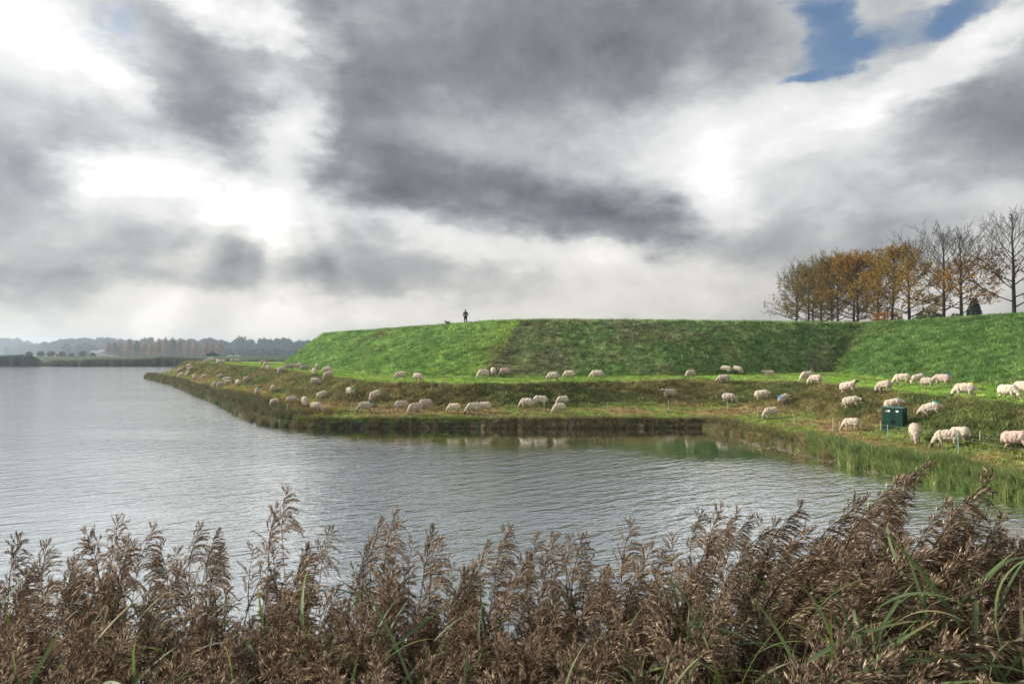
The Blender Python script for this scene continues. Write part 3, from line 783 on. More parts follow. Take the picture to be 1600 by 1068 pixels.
# px, py (feet), heading seen from the camera (0 right, 90 away, 180 left, 270 towards), pose, coat, dye, label
FLOCK = [
 (323,568,200,'graze','white',None,'sheep grazing leftmost on the terrace rim, above the two stacked on the far slope'),
 (330,565,160,'level','white',None,'small distant sheep behind the leftmost terrace sheep, closest to the reeds'),
 (335,566,185,'nod','white',None,'low half hidden sheep between distant pairs on the far terrace'),
 (340,567.5,280,'graze','white',None,'sheep seen head on beside the rounded white one on the far terrace'),
 (345,570,150,'graze_left','white',None,'rounded white sheep with its rump to us on the far terrace rim'),
 (350,569,270,'graze','dark',None,'dark faced sheep facing us, right end of the far terrace cluster'),
 (362,567,100,'graze','white',None,'left sheep of the far terrace trio standing shoulder to shoulder'),
 (368.5,566.5,90,'graze','pink',None,'brownish middle sheep of the far terrace trio'),
 (374,567.5,75,'graze_right','white',None,'right sheep of the far terrace trio standing shoulder to shoulder'),
 (411,570,230,'graze','white',None,'upper sheep of three in a diagonal line by the rampart foot'),
 (416,563,80,'graze','pink',None,'lone sheep farthest back against the dark reeds near rampart foot'),
 (415,575,250,'graze','white',None,'middle sheep of three in a diagonal line by the rampart foot'),
 (420,580,275,'graze','white',None,'lowest and nearest sheep of the diagonal three by rampart foot'),
 (441,583.5,215,'graze','white',('rump','red'),'sheep with a reddish rump mark on the terrace rim'),
 (447,574,85,'graze','white',('rump','red'),'sheep seen from behind with pink rump beyond the red marked one'),
 (452.5,579,190,'graze','grey',None,'pale grey sheep side on, left of the dark shouldered ram'),
 (461,577,350,'graze','pink',None,'pinkish sheep tucked between grey sheep and rounded white one'),
 (468,576,70,'graze','white',None,'round white sheep just left of the dark shouldered ram'),
 (477,582,358,'nod','grey',('back','dark'),'grey brown sheep with dark shoulders facing right on the terrace'),
 (496,577,90,'graze','white',None,'white sheep seen from behind close under the left rampart face'),
 (492,588,270,'graze','white',None,'white sheep facing us on the rim, right of the dark shouldered one'),
 (511,585,160,'graze','white',None,'white sheep half hidden behind the buff sheep below the rampart'),
 (515,592,200,'graze','pink',None,'buff brown sheep grazing leftward in front of a white one'),
 (494,603,320,'graze','dark',None,'sheep with dark face grazing right just below the terrace rim'),
 (297,575,150,'graze','white',None,'upper sheep of two stacked on the far slope at the point'),
 (300,579,20,'nod','white',None,'lower sheep of two stacked on the far slope, nose uphill'),
 (281,581,240,'graze','white',None,'leftmost sheep of the whole flock, at the tip of the point'),
 (286,580,80,'graze','white',None,'sheep right beside the leftmost one at the tip of the point'),
 (284,589,200,'graze','white',None,'round sheep grazing closest to the tip of the point, below a pair'),
 (295,586.5,250,'graze','white',None,'sheep with head between others on the meadow of the point'),
 (304,593,270,'graze','dark',None,'dark faced sheep facing us alone on the brown point meadow'),
 (321,592,195,'graze','white',None,'lone sheep grazing left between dark faced one and the cluster'),
 (346,593,15,'graze','white',None,'sheep heading uphill right above the tight left meadow cluster'),
 (336,607,250,'graze','white',None,'foremost left sheep of the tight cluster on the left meadow'),
 (346,606,190,'graze','white',None,'middle sheep of the tight cluster on the left meadow'),
 (358,602,350,'nod','white',None,'right sheep of the tight left meadow cluster, nose to the right'),
 (356,598,5,'nod','white',None,'rearmost sheep of the tight cluster, back level with the slope'),
 (373,603.5,100,'graze','white',None,'plump sheep seen from behind just right of the tight cluster'),
 (387,598,50,'graze','white',None,'sheep climbing away with its rump low, right of the plump one'),
 (403,620,90,'graze','pink',('rump','teal'),'sheep seen from behind with a teal patch on its rump'),
 (429,637,235,'graze','white',None,'sheep grazing toward the water, first of the row near the quay end'),
 (457,633,345,'graze','white',None,'sheep grazing right behind the leftmost slanted fence stake'),
 (477,637,275,'graze','white',None,'sheep facing us between two others in the quay end row'),
 (495,646,320,'graze','white',None,'pinkish white sheep nearest the quay end, head down right'),
 (506,625,25,'nod','white',None,'long bodied sheep climbing right on the left part of the bank'),
 (548,620,115,'graze','white',('rump','green'),'sheep mid slope with a green spot on its hind quarter'),
 (589,625,185,'graze','dark',None,'dark faced sheep grazing left halfway up the bank'),
 (571,645,180,'graze','white',('rump','green'),'sheep near the water with a pale green patch over its tail'),
 (626,594,178,'graze','pink',('rump','yellow'),'left sheep of two on the terrace below the bright rampart face'),
 (653,597.5,345,'graze','white',('rump','yellow'),'sheep grazing right with yellow rump, right of two on terrace'),
 (755,593,185,'graze','white',None,'front sheep of three gathered under the rampart corner'),
 (628,643,350,'graze','white',None,'sheep grazing right, left end of the overlapping three near water'),
 (648,648,190,'graze','white',None,'sheep with a fence stake before it, front of overlapping three'),
 (666,640.5,20,'graze_left','white',None,'rearmost sheep of the overlapping three near the water'),
 (709,646,183,'graze','white',('rump','yellow'),'lone sheep by the quay with pale yellow rump, grazing left'),
 (740,648,188,'graze','white',None,'front sheep of an overlapping pair by the quay, stake before it'),
 (757,644.5,175,'graze','white',None,'rear sheep of an overlapping pair by the quay, stake to its left'),
 (771,588,100,'graze','white',None,'middle sheep of three under the rampart corner, standing upright'),
 (788,588,182,'graze','pink',None,'right sheep of three gathered under the rampart corner'),
 (864,597,185,'graze','white',('rump','green'),'sheep on the terrace rim with a hint of green on its tail'),
 (889,592.5,175,'graze','white',None,'sheep directly right of the green tailed one on the terrace'),
 (932,594.5,178,'graze','white',None,'single sheep on the open terrace mid way along the dull rampart face'),
 (823,640,185,'graze','white',('rump','dark'),'sheep with a smudge on its rump overlapping another by the bank foot'),
 (843,636,170,'graze_left','white',None,'sheep half behind the smudged one, above a fence stake'),
 (879,634,183,'graze','white',('rump','yellow'),'sheep with bright yellow rump behind another at the bank foot'),
 (874,646.5,180,'graze','white',None,'sheep grazing in front of the yellow rumped one by the quay'),
 (1079,592,215,'graze','white',None,'single sheep on the terrace turned half toward us, mid right'),
 (1133,584,185,'graze','white',None,'left sheep of two tail to tail under the right end of dull face'),
 (1152,584.5,355,'graze','white',('rump','yellow'),'right sheep of two tail to tail with a yellow patch'),
 (1130,600,190,'graze','white',None,'sheep on the rim below the two standing tail to tail'),
 (1202,591.5,182,'level','white',None,'sheep walking left with head level near the rampart inner corner'),
 (1045,624,182,'level','white',None,'sheep high on the bank looking left, alone in the middle'),
 (1139,631,340,'graze','white',('rump','blue'),'sheep at bank foot with a small blue dab, behind a stake'),
 (1193,627,2,'nod','white',None,'sheep nosing right along the bank foot, left of a blue dabbed one'),
 (1228,632,35,'nod','dark',('rump','blue'),'dark faced sheep with blue dab heading up the bank'),
 (1205,654,180,'graze','white',('rump','yellow'),'sheep nearest the bay corner with yellow wool on its rump'),
 (1261,597,185,'graze','white',None,'rear left sheep of a touching pair at the inner corner terrace'),
 (1275,602.5,165,'graze_left','white',None,'front right sheep of a touching pair at the inner corner terrace'),
 (1329,616,2,'level','dark',None,'grey faced sheep looking right on the rim'),
 (1335,640,355,'nod','white',None,'sheep mid bank just below the grey faced one'),
 (1331,674,183,'graze','white',None,'sheep grazing on the lower meadow left of the green cabinet'),
 (1384,614,172,'graze_left','white',None,'stout sheep on the rim directly above the green cabinet'),
 (1410,603,183,'graze','white',None,'sheep on the terrace up right of the stout rim sheep'),
 (1437,601,183,'graze','white',('rump','blue'),'rear left sheep of the terrace three with a blue marked rump'),
 (1451,608,350,'level','white',None,'middle sheep of the terrace three, looking right'),
 (1472,605,180,'nod','pink',('rump','blue'),'rear right sheep of the terrace three with blue at its tail'),
 (1508,623,185,'graze','white',('rump','yellow'),'sheep with yellow on its back grazing left on the rim near a shadow'),
 (1577,626,345,'graze','white',None,'sheep grazing right at the right end of the terrace rim'),
 (1598,620,170,'graze','white',None,'sheep cut by the right edge of view on the terrace'),
 (1400,643,350,'nod','white',None,'sheep standing behind the green cabinet, only its back showing'),
 (1460,653,182,'nod','white',('rump','green'),'sheep with green mark on its hind back, mid bank right of cabinet'),
 (1431,691,268,'graze','white',None,'big sheep facing us with head down, right beside the green cabinet'),
 (1482,701,192,'graze','white',None,'front sheep of the near pair behind a green fence stake'),
 (1502,693,165,'graze_left','white',None,'rear sheep of the near pair, broad back above the front one'),
 (1592,704,2,'graze','pink',None,'buff sheep entering view at the lower right, rump toward the others'),
]
for i, (px, py, hd, pose, coat, dye, lab) in enumerate(FLOCK):
    p, nrm = ground(px, py)
    phi = math.atan2(p.x, p.y)
    turn = (R.choice((-1, -1, 1)) * R.uniform(8, 30) if px > 1250 else R.uniform(-28, 28)) if (abs(hd - 180) < 20 or hd > 340 or hd < 20) else R.uniform(-6, 6)
    yaw = math.radians(hd + turn) - phi
    if coat == 'white' and R.random() < .22: coat = 'dark'
    ms = SHEEP[pose][0][coat]
    t = empty('sheep', p, (0, 0, 0))
    # pitch with the slope along its heading
    hx = Vector((math.cos(yaw), math.sin(yaw), 0)); slope = -(nrm.x * hx.x + nrm.y * hx.y) / max(nrm.z, .3)
    hy = Vector((-math.sin(yaw), math.cos(yaw), 0)); sl2 = -(nrm.x * hy.x + nrm.y * hy.y) / max(nrm.z, .3)
    t.rotation_euler = (Matrix.Rotation(yaw, 4, 'Z') @ Matrix.Rotation(-math.atan(slope) * .85, 4, 'Y') @ Matrix.Rotation(math.atan(sl2) * .35, 4, 'X')).to_euler()
    t.location = p - Vector((0, 0, .015)); k = R.uniform(.90, 1.08); t.scale = (k * .90, k * R.uniform(1.0, 1.1), k * 1.04)
    tag(t, lab, 'sheep', GRP)
    b = bpy.data.objects.new('body', ms); COL.objects.link(b); b.parent = t
    if dye:
        spot, c = dye
        if spot == 'rump' and 150 < hd < 215 and pose != 'nod': pass
        q = bpy.data.objects.new('dye_mark', dye_mesh(pose, spot, c)); q['label'] = c.replace('dark', 'dark grey') + ' dye patch'; COL.objects.link(q); q.parent = t

# ------------------------------------------------------------------ cabinet
def cabinet():
    p, nrm = ground(1398, 672)
    rz = math.radians(-51)
    t = empty('electricity_cabinet', (p.x, p.y, p.z - .05), (0, 0, rz)); tag(t, 'dark green two door electricity cabinet standing on the lower meadow', 'cabinet')
    g = mat('green_paint', (.004, .042, .028), .65, var=.3, scale=3, spec=.2); gd = mat('green_plinth', (.02, .07, .055), .7); gl = mat('roof_grey_green', (.06, .13, .12), .6)
    w, d, h = .98, .50, 1.16
    b = MB(); b.box((0, 0, h / 2 + .06), (w, d, h - .06)); b.build('housing', [g], t)
    b = MB(); b.box((0, 0, .04), (w + .04, d + .04, .12)); b.build('plinth', [gd], t)
    b = MB(); b.box((0, 0, h + .05), (w + .06, d + .06, .05), taper=.97); b.build('roof', [gl], t)
    for sg in (-1, 1):
        b = MB(); b.box((sg * w / 4 * .985, -d / 2 - .010, h / 2 + .06), (w / 2 - .025, .022, h - .16)); door = b.build('door', [g], t)
        b = MB(); b.box((sg * .055, -d / 2 - .034, .50), (.035, .03, .15)); b.box((sg * .055, -d / 2 - .045, .53), (.055, .02, .05)); b.build('handle', [mat('black_plastic', (.012, .012, .012), .5)], door)
        b = MB(); b.box((sg * .22 + (.04 if sg < 0 else 0), -d / 2 - .0235, h - .13), (.12, .004, .09)); b.build('sticker', [mat('white_sticker', (.75, .75, .78), .5)], door)
    b = MB(); zz = h - .13; xx = -.30; y = -d / 2 - .024
    b.add([(xx - .055, y, zz - .045), (xx + .045, y, zz - .045), (xx - .005, y, zz + .05), (xx - .055, y + .004, zz - .045), (xx + .045, y + .004, zz - .045), (xx - .005, y + .004, zz + .05)], [(0, 1, 2), (3, 5, 4), (0, 3, 4, 1), (1, 4, 5, 2), (2, 5, 3, 0)])
    wt = b.build('warning_triangle', [mat('warning_yellow', (.80, .45, .04), .5)], t)
    b = MB(); y -= .002
    b.add([(xx - .008, y, zz + .022), (xx + .010, y, zz + .022), (xx - .001, y, zz), (xx + .008, y, zz), (xx - .010, y, zz - .032), (xx - .004, y, zz - .006), (xx - .014, y, zz - .006)],
          [(0, 6, 5, 2, 1), (2, 5, 4, 3)]); b.build('lightning_sign', [mat('sign_black', (.02, .02, .02), .5)], wt)
    b = MB(); b.box((w / 2 + .002, -.1, h - .08), (.004, .05, .03)); b.build('side_badge', [mat('badge', (.5, .5, .5), .5)], t)
cabinet()

# ------------------------------------------------------------------ electric fence
fence = empty('electric_fence', (0, 0, 0)); tag(fence, 'thin pale plastic stakes and wires of an electric sheep fence along the water', 'fence')
STK = [(446, 651, 630, 449), (547, 647, 627, 550), (646.5, 651, 634, 648), (744.6, 650, 629, 744.6), (850, 647, 622, 850), (949, 645, 628, 949), (1045, 643, 625, 1044),
       (1137, 641, 622, 1136), (1184, 653, 635, 1183), (1243, 663, 641, 1237), (1302, 675, 653, 1301), (1311.5, 673, 657, 1311.5), (1388, 687, 663, 1386.5), (1376, 673, 658, 1376), (1498, 709, 674, 1496.5), (1531, 694, 680, 1531)]
M['stake'] = mat('pale_plastic', (.62, .62, .50), .5); M['stake_g'] = mat('green_plastic', (.30, .50, .42), .5); M['wire'] = mat('pale_wire', (.62, .60, .52), .6)
tops = []
for (px, py, ty, tx) in STK:
    p, _ = ground(px, py); D = p.y; h = max(.55, (py - ty) / F * D); lean = (tx - px) / F * D
    b = MB(); g = px in (1388, 1498); r_ = .020 if g else .016
    b.tube([(p.x, p.y, p.z - .08), (p.x + lean * .5, p.y, p.z + h * .5), (p.x + lean, p.y, p.z + h)], [r_, r_ * .9, r_ * .8], 6, cap=True)
    for k in (.35, .65, .95): b.tube([(p.x + lean * k - .02, p.y - .012, p.z + h * k), (p.x + lean * k + .02, p.y - .012, p.z + h * k)], [.014, .014], 5, cap=True)
    b.build('stake', [M['stake_g'] if g else M['stake']], fence)
    tops.append((Vector((p.x, p.y, p.z)), Vector((p.x + lean, p.y, p.z + h))))
order = [0, 1, 2, 3, 4, 5, 6, 7, 8, 9, 10, 11, 12, 14]
for a, c in zip(order[:-1], order[1:]):
    for k in (.35, .65, .95):
        A = tops[a][0].lerp(tops[a][1], k); C_ = tops[c][0].lerp(tops[c][1], k); mid = A.lerp(C_, .5) - Vector((0, 0, .05))
        b = MB(); b.tube([A, A.lerp(C_, .25) - Vector((0, 0, .035)), mid, A.lerp(C_, .75) - Vector((0, 0, .035)), C_], [.002 if c < 11 else .0028] * 5, 3); b.build('wire', [M['wire']], fence)
A = tops[14]; e, _ = ground(1640, 730)
for k in (.35, .65, .95):
    b = MB(); b.tube([A[0].lerp(A[1], k), e + Vector((0, 0, .75 * k))], [.0028, .0028], 3); b.build('wire', [M['wire']], fence)

# ------------------------------------------------------------------ walker and dog on the crest
def crest_at(px, py):
    best = None
    ki = TT[0].tolist().index(4.0); row = G[:, ki]
    u = 800 + row[:, 0] / row[:, 1] * F; vis = np.abs(u - px); k = int(np.argmin(np.where((row[:, 1] > 30) & (SS[:, 0] > 4), vis, 1e9)))
    return Vector(row[k])
def person():
    c = crest_at(729, 505); d = Vector((c.x, c.y, 0)).normalized()
    loc = c + d * .1; t = empty('person', (loc.x, loc.y, c.z), (0, 0, math.radians(14)))
    tag(t, 'person in dark coat with backpack walking along the rampart crest, hands in pockets', 'person', None)
    # faces +y (away), stands on z = 0
    skin = mat('skin', (.45, .28, .20), .6); coat = mat('dark_coat', (.022, .024, .030), .9, var=.3, scale=8); jeans = mat('dark_trousers', (.018, .020, .028), .9)
    hair = mat('dark_hair', (.02, .016, .014), .8); shoe = mat('dark_shoes', (.02, .018, .016), .6); pack = mat('backpack_grey', (.035, .045, .055), .8)
    fingers = []
    prim = [lim([(0, 0, .92), (0, 0, 1.10), (0, .0, 1.32), (0, 0, 1.42)], [.13, .125, .15, .10]), ell((0, 0, 1.36), (.20, .10, .09)),
            lim([(0, 0, 1.42), (0, .015, 1.52)], [.058, .052]), ell((0, .025, 1.62), (.075, .092, .112)), ell((0, .115, 1.605), (.014, .02, .022)),
            ell((.077, .02, 1.61), (.012, .022, .03)), ell((-.077, .02, 1.61), (.012, .022, .03)), ell((0, .10, 1.565), (.03, .018, .012)),
            lim([(-.09, 0, .90), (-.10, .10, .50), (-.10, .06, .10)], [.088, .058, .042]), lim([(.09, 0, .90), (.10, -.03, .50), (.10, -.16, .12)], [.088, .058, .042]),
            lim([(-.10, .05, .06), (-.10, .19, .04)], [.042, .035]), lim([(.10, -.16, .09), (.10, -.04, .04)], [.042, .035])]
    for sg in (-1, 1):
        prim.append(lim([(sg * .19, 0, 1.37), (sg * .26, -.04, 1.12), (sg * .185, .10, .95)], [.055, .045, .034]))
        prim.append(ell((sg * .165, .125, .915), (.02, .04, .05)))
        for q in range(4): prim.append(lim([(sg * (.155 + .004 * q), .115 + .014 * q, .88), (sg * .150, .118 + .014 * q, .845), (sg * .140, .118 + .013 * q, .820 + .006 * abs(q - 1.5))], [.0095, .009, .008]))
        prim.append(lim([(sg * .15, .14, .92), (sg * .13, .165, .895), (sg * .125, .165, .87)], [.011, .010, .009]))
    bme = body_mesh('body', prim, .013, 2); bme.materials.append(skin)
    o = link(bpy.data.objects.new('body', bme), t)
    jk = body_mesh('coat', [lim([(0, 0, .86), (0, 0, 1.08), (0, 0, 1.30), (0, 0, 1.40)], [.165, .150, .172, .13]), ell((0, 0, 1.37), (.225, .125, .10)), lim([(0, 0, 1.42), (0, .005, 1.475)], [.078, .072])]
                   + [lim([(sg * .20, 0, 1.37), (sg * .275, -.045, 1.12), (sg * .205, .085, .96), (sg * .17, .115, .91)], [.075, .063, .055, .055]) for sg in (-1, 1)]
                   + [ell((sg * .15, .11, .89), (.05, .075, .085)) for sg in (-1, 1)], .02, 2, .006, 14); jk.materials.append(coat)
    link(bpy.data.objects.new('coat', jk), t)
    tr = body_mesh('trousers', [lim([(0, 0, .86), (0, 0, .95)], [.150, .145]), lim([(-.09, 0, .88), (-.10, .10, .50), (-.10, .06, .12)], [.108, .078, .068]), lim([(.09, 0, .88), (.10, -.03, .50), (.10, -.16, .14)], [.108, .078, .068])], .018, 2); tr.materials.append(jeans)
    link(bpy.data.objects.new('trousers', tr), t)
    sh = body_mesh('shoe', [ell((0, .05, .045), (.052, .145, .045)), ell((0, -.03, .075), (.048, .06, .055))], .012, 1); sh.materials.append(shoe)
    for (x, y, z, rx) in ((-.10, .08, 0, 0), (.10, -.14, .03, -.25)):
        o = link(bpy.data.objects.new('shoe', sh), t); o.location = (x, y, z); o.rotation_euler = (rx, 0, 0)
    hr = body_mesh('hair', [ell((0, .005, 1.65), (.088, .098, .100)), ell((0, -.03, 1.60), (.080, .070, .085))], .012, 2, .004, 30); hr.materials.append(hair)
    link(bpy.data.objects.new('hair', hr), t)
    bp = body_mesh('backpack', [ell((0, -.21, 1.20), (.13, .075, .20)), ell((0, -.22, 1.12), (.12, .09, .13))], .016, 2); bp.materials.append(pack)
    link(bpy.data.objects.new('backpack', bp), t)
person()
def dog():
    c = crest_at(698, 509)
    t = empty('dog', (c.x, c.y, c.z + .10), (0, 0, math.radians(180 + 8))); t.scale = (1.0, 1.0, 1.0); tag(t, 'small dark dog with raised tail trotting on the rampart crest', 'dog')
    fur = mat('black_fur', (.02, .018, .016), .9)
    pr = [ell((0.06, 0, .30), (.20, .095, .10)), ell((-.12, 0, .31), (.14, .085, .09)), ell((.17, 0, .31), (.11, .09, .115)), lim([(.20, 0, .34), (.30, 0, .43)], [.075, .06]), ell((.335, 0, .455), (.075, .06, .058)),
          lim([(.36, 0, .45), (.45, 0, .425)], [.042, .024]), lim([(-.24, 0, .35), (-.31, 0, .44), (-.29, 0, .55)], [.028, .026, .018])]
    for sg in (-1, 1): pr.append(lim([(.31, sg * .04, .49), (.295, sg * .052, .555)], [.024, .008]))
    for (x, y, o_) in ((.18, .06, .05), (.20, -.06, -.05)): pr.append(lim([(x, y, .28), (x - .01, y, .16), (x + o_ * .6, y, .09), (x + o_, y, .018)], [.045, .026, .019, .019]))
    for (x, y, o_) in ((-.18, .06, -.04), (-.18, -.06, .05)): pr.append(lim([(x, y, .30), (x + .05 + o_ * .4, y, .19), (x - .04 + o_, y, .11), (x + o_, y, .018)], [.055, .034, .018, .019]))
    me = body_mesh('body', pr, .011, 2, .006, 40); me.materials.append(fur); link(bpy.data.objects.new('body', me), t)
    cm = body_mesh('collar', [lim([(.245, -.0, .375), (.262, 0, .392)], [.083, .082])], .012, 1); cm.materials.append(mat('collar_red', (.25, .03, .03), .6)); link(bpy.data.objects.new('collar', cm), t)
dog()
# red marker peg on the dull face
p, _ = ground(843, 511)
mk = empty('marker_peg', p); tag(mk, 'small red marker peg high on the dull rampart face', 'marker')
b = MB(); b.tube([(0, 0, -.05), (0, 0, .30)], [.02, .02], 6, cap=True); b.build('peg', [mat('peg_wood', (.3, .22, .15), .8)], mk)
b = MB(); b.box((0, -.01, .33), (.17, .05, .20)); b.build('red_cap', [mat('peg_red', (.65, .05, .03), .5)], mk)

# ------------------------------------------------------------------ trees of the avenue
LEAFC = dict(
  orange=[(.36, .18, .04), (.46, .25, .05), (.30, .15, .04), (.24, .17, .05)],
  yellow=[(.42, .27, .04), (.36, .20, .035), (.26, .22, .05), (.46, .24, .04)],
  brown=[(.20, .11, .04), (.26, .13, .05), (.16, .10, .04), (.14, .12, .04)],
  olive=[(.22, .18, .06), (.30, .19, .05), (.17, .16, .05), (.36, .22, .05)])
for k, c in LEAFC.items(): M['leaf_' + k] = mat('leaves_' + k, tone=c, rough=.7, transl=.45, spec=.15)
def avenue_tree(x, y, h, leafy, kindl, seed, label, top=.8, wid=.36, low=.15):
    """leafy: amount of leaves, top: height share above which twigs are bare"""
    r = random.Random(seed); wood = MB(); lv = MB()
    t = empty('avenue_tree', (x, y, TZ - .05)); tag(t, label, 'tree', 'autumn trees of the avenue on the rampart')
    tk = MB(); lean = (r.uniform(-.03, .03), r.uniform(-.03, .03)); path = []; rr = []
    n = 8; r0 = h * .0165
    for i in range(n + 1):
        q = i / n; path.append(Vector((lean[0] * h * q + r.uniform(-.05, .05) * q * 2, lean[1] * h * q, h * .93 * q))); rr.append(r0 * (1.25 if i == 0 else (1 - q) ** .8 + .04))
    tk.tube(path, rr, 8); tk.build('trunk', [M['bark']], t, smooth=True)
    def axis(q):
        k = min(int(q * n), n - 1); f = q * n - k; return path[k].lerp(path[k + 1], f)
    def grow(p, d, L, rad, nseg, curve):
        pts = [p]; dd = d.copy()
        for i in range(nseg):
            dd = (dd + Vector((r.gauss(0, .09), r.gauss(0, .09), curve + r.gauss(0, .05)))).normalized(); pts.append(pts[-1] + dd * L / nseg)
        return pts, dd
    def at(pts, f):
        k = min(int(f * (len(pts) - 1)), len(pts) - 2); g = f * (len(pts) - 1) - k; return pts[k].lerp(pts[k + 1], g), (pts[k + 1] - pts[k]).normalized()
    def perp(d, ang):
        v = Vector((r.gauss(0, 1), r.gauss(0, 1), r.gauss(0, 1))); v = (v - d * v.dot(d)).normalized(); return (d * math.cos(ang) + v * math.sin(ang)).normalized()
    nl = 25
    for i in range(nl):
        q = low + (0.93 - low) * (i / nl) ** .85; p = axis(q); az_ = i * 2.4 + r.uniform(-.4, .4)
        u = (q - low) / (1 - low)
        Lb = h * wid * (math.sin(math.pi * min(1, (u * .80 + .28))) ** .8 * .9 + .12) * r.uniform(.8, 1.12) * (1.12 if u < .25 else 1)
        inc = math.radians(70 - 46 * u + r.uniform(-8, 8)); d = Vector((math.cos(az_) * math.sin(inc), math.sin(az_) * math.sin(inc), math.cos(inc)))
        rad = max(.02, r0 * (.42 - .30 * u)) * r.uniform(.8, 1.1)
        pts, _ = grow(p, d, Lb, rad, 5, .05 if u > .2 else -.01)
        wood.tube(pts, [rad * (1 - .17 * k) for k in range(6)], 4)
        for j in range(7):
            f = .22 + .76 * j / 6; p2, d2 = at(pts, f); L2 = Lb * .42 * (1.15 - f * .55) * r.uniform(.7, 1.15)
            d3 = perp(d2, math.radians(r.uniform(28, 52))); d3.z += .18; d3.normalize(); pts2, _ = grow(p2, d3, L2, 0, 3, .06)
            rad2 = max(.012, rad * .42 * (1.1 - f * .5)); wood.tube(pts2, [rad2, rad2 * .8, rad2 * .6, rad2 * .4], 3)
            for m in range(5):
                f2 = .2 + .8 * m / 4; p3, d4 = at(pts2, min(f2, .999)); d5 = perp(d4, math.radians(r.uniform(18, 48))); d5.z += .15; d5.normalize()
                L3 = L2 * .42 * r.uniform(.7, 1.3); pts3, de = grow(p3, d5, L3, 0, 2, .04)
                wood.tube(pts3, [max(.013, rad2 * .5), .011, .008], 3)
                for g in range(4):
                    p4, d6 = at(pts3, (.25, .5, .75, .99)[g]); d7 = perp(d6, math.radians(r.uniform(15, 45))); L4 = L3 * .5 * r.uniform(.6, 1.2)
                    e = p4 + d7 * L4; s_ = Vector((.011, 0, 0)); wood.add([tuple(p4 - s_), tuple(p4 + s_), tuple(e)], [(0, 1, 2)])
                    zq = e.z / h; bare = ss(top - .14, top + .10, np.array(zq)) ; pr = leafy * (1 - float(bare))
                    clump = .5 + .9 * mnoise.noise(e * .55 + Vector((seed, 0, 0)))
                    k = int(pr * clump * 3.5 + r.random())
                    for _ in range(k):
                        c = p4.lerp(e, r.random()) + Vector((r.gauss(0, .14), r.gauss(0, .14), r.gauss(0, .12))); sz = r.uniform(.075, .15)
                        a1 = Vector((r.gauss(0, 1), r.gauss(0, 1), r.gauss(0, .6))).normalized(); a2 = a1.cross(Vector((r.gauss(0, 1), r.gauss(0, 1), r.gauss(0, 1)))).normalized()
                        lv.add([tuple(c - a1 * sz), tuple(c + a2 * sz * .7), tuple(c + a1 * sz), tuple(c - a2 * sz * .7)], [(0, 1, 2, 3)], 0, r.random())
    w = wood.build('branches', [M['bark']], t)
    if lv.f: l = lv.build('leaves', [M['leaf_' + kindl]], t, tone=True)
AV = [
 (59.6, 81, 14.2, 1.9, 'brown', .60, 'tall nearly bare tree at the right edge with brown low leaves'),
 (60.6, 92, 13.6, 1.5, 'orange', .64, 'bare topped tree with orange middle, second from the right'),
 (52.5, 83, 12.0, 1.4, 'orange', .62, 'upright bare crowned tree left of the dark conifer'),
 (60.0, 103, 14.1, 1.2, 'yellow', .66, 'tree with bare fine top and yellow lower crown'),
 (52.3, 94, 11.6, 1.25, 'yellow', .95, 'golden leaved tree with a short clear trunk in mid row'),
 (60.0, 112, 14.0, .9, 'orange', .8, 'tree with sparse tip behind the golden leaved one'),
 (59.6, 119, 14.0, 1.1, 'yellow', .9, 'dense yellowish orange tree in the middle of the clump'),
 (52.2, 103, 11.5, 1.3, 'orange', 1.1, 'rust orange tree, right part of the dense clump'),
 (51.8, 108.5, 12.4, 1.2, 'olive', 1.0, 'olive brown full tree inside the dense clump'),
 (59.0, 126, 14.5, .9, 'brown', .85, 'tall brown tree whose bare tip tops the clump'),
 (51.6, 114, 12.4, 1.1, 'olive', 1.0, 'olive and rust tree, left part of the dense clump'),
 (58.5, 133, 13.5, 1.2, 'brown', 1.0, 'brown tree deep at the left back of the clump'),
 (51.5, 118.5, 11.5, .9, 'olive', .9, 'olive brown thinning tree, second from the left end'),
 (51.7, 124, 13.6, .28, 'olive', .65, 'almost bare rounded tree at the left end of the row'),
]
for i, (x, y, h, lf, kl, tp, lab) in enumerate(AV):
    avenue_tree(x, y, h, lf, kl, 100 + i * 7, lab, top=tp, wid=.46 if h > 12.5 else .52)

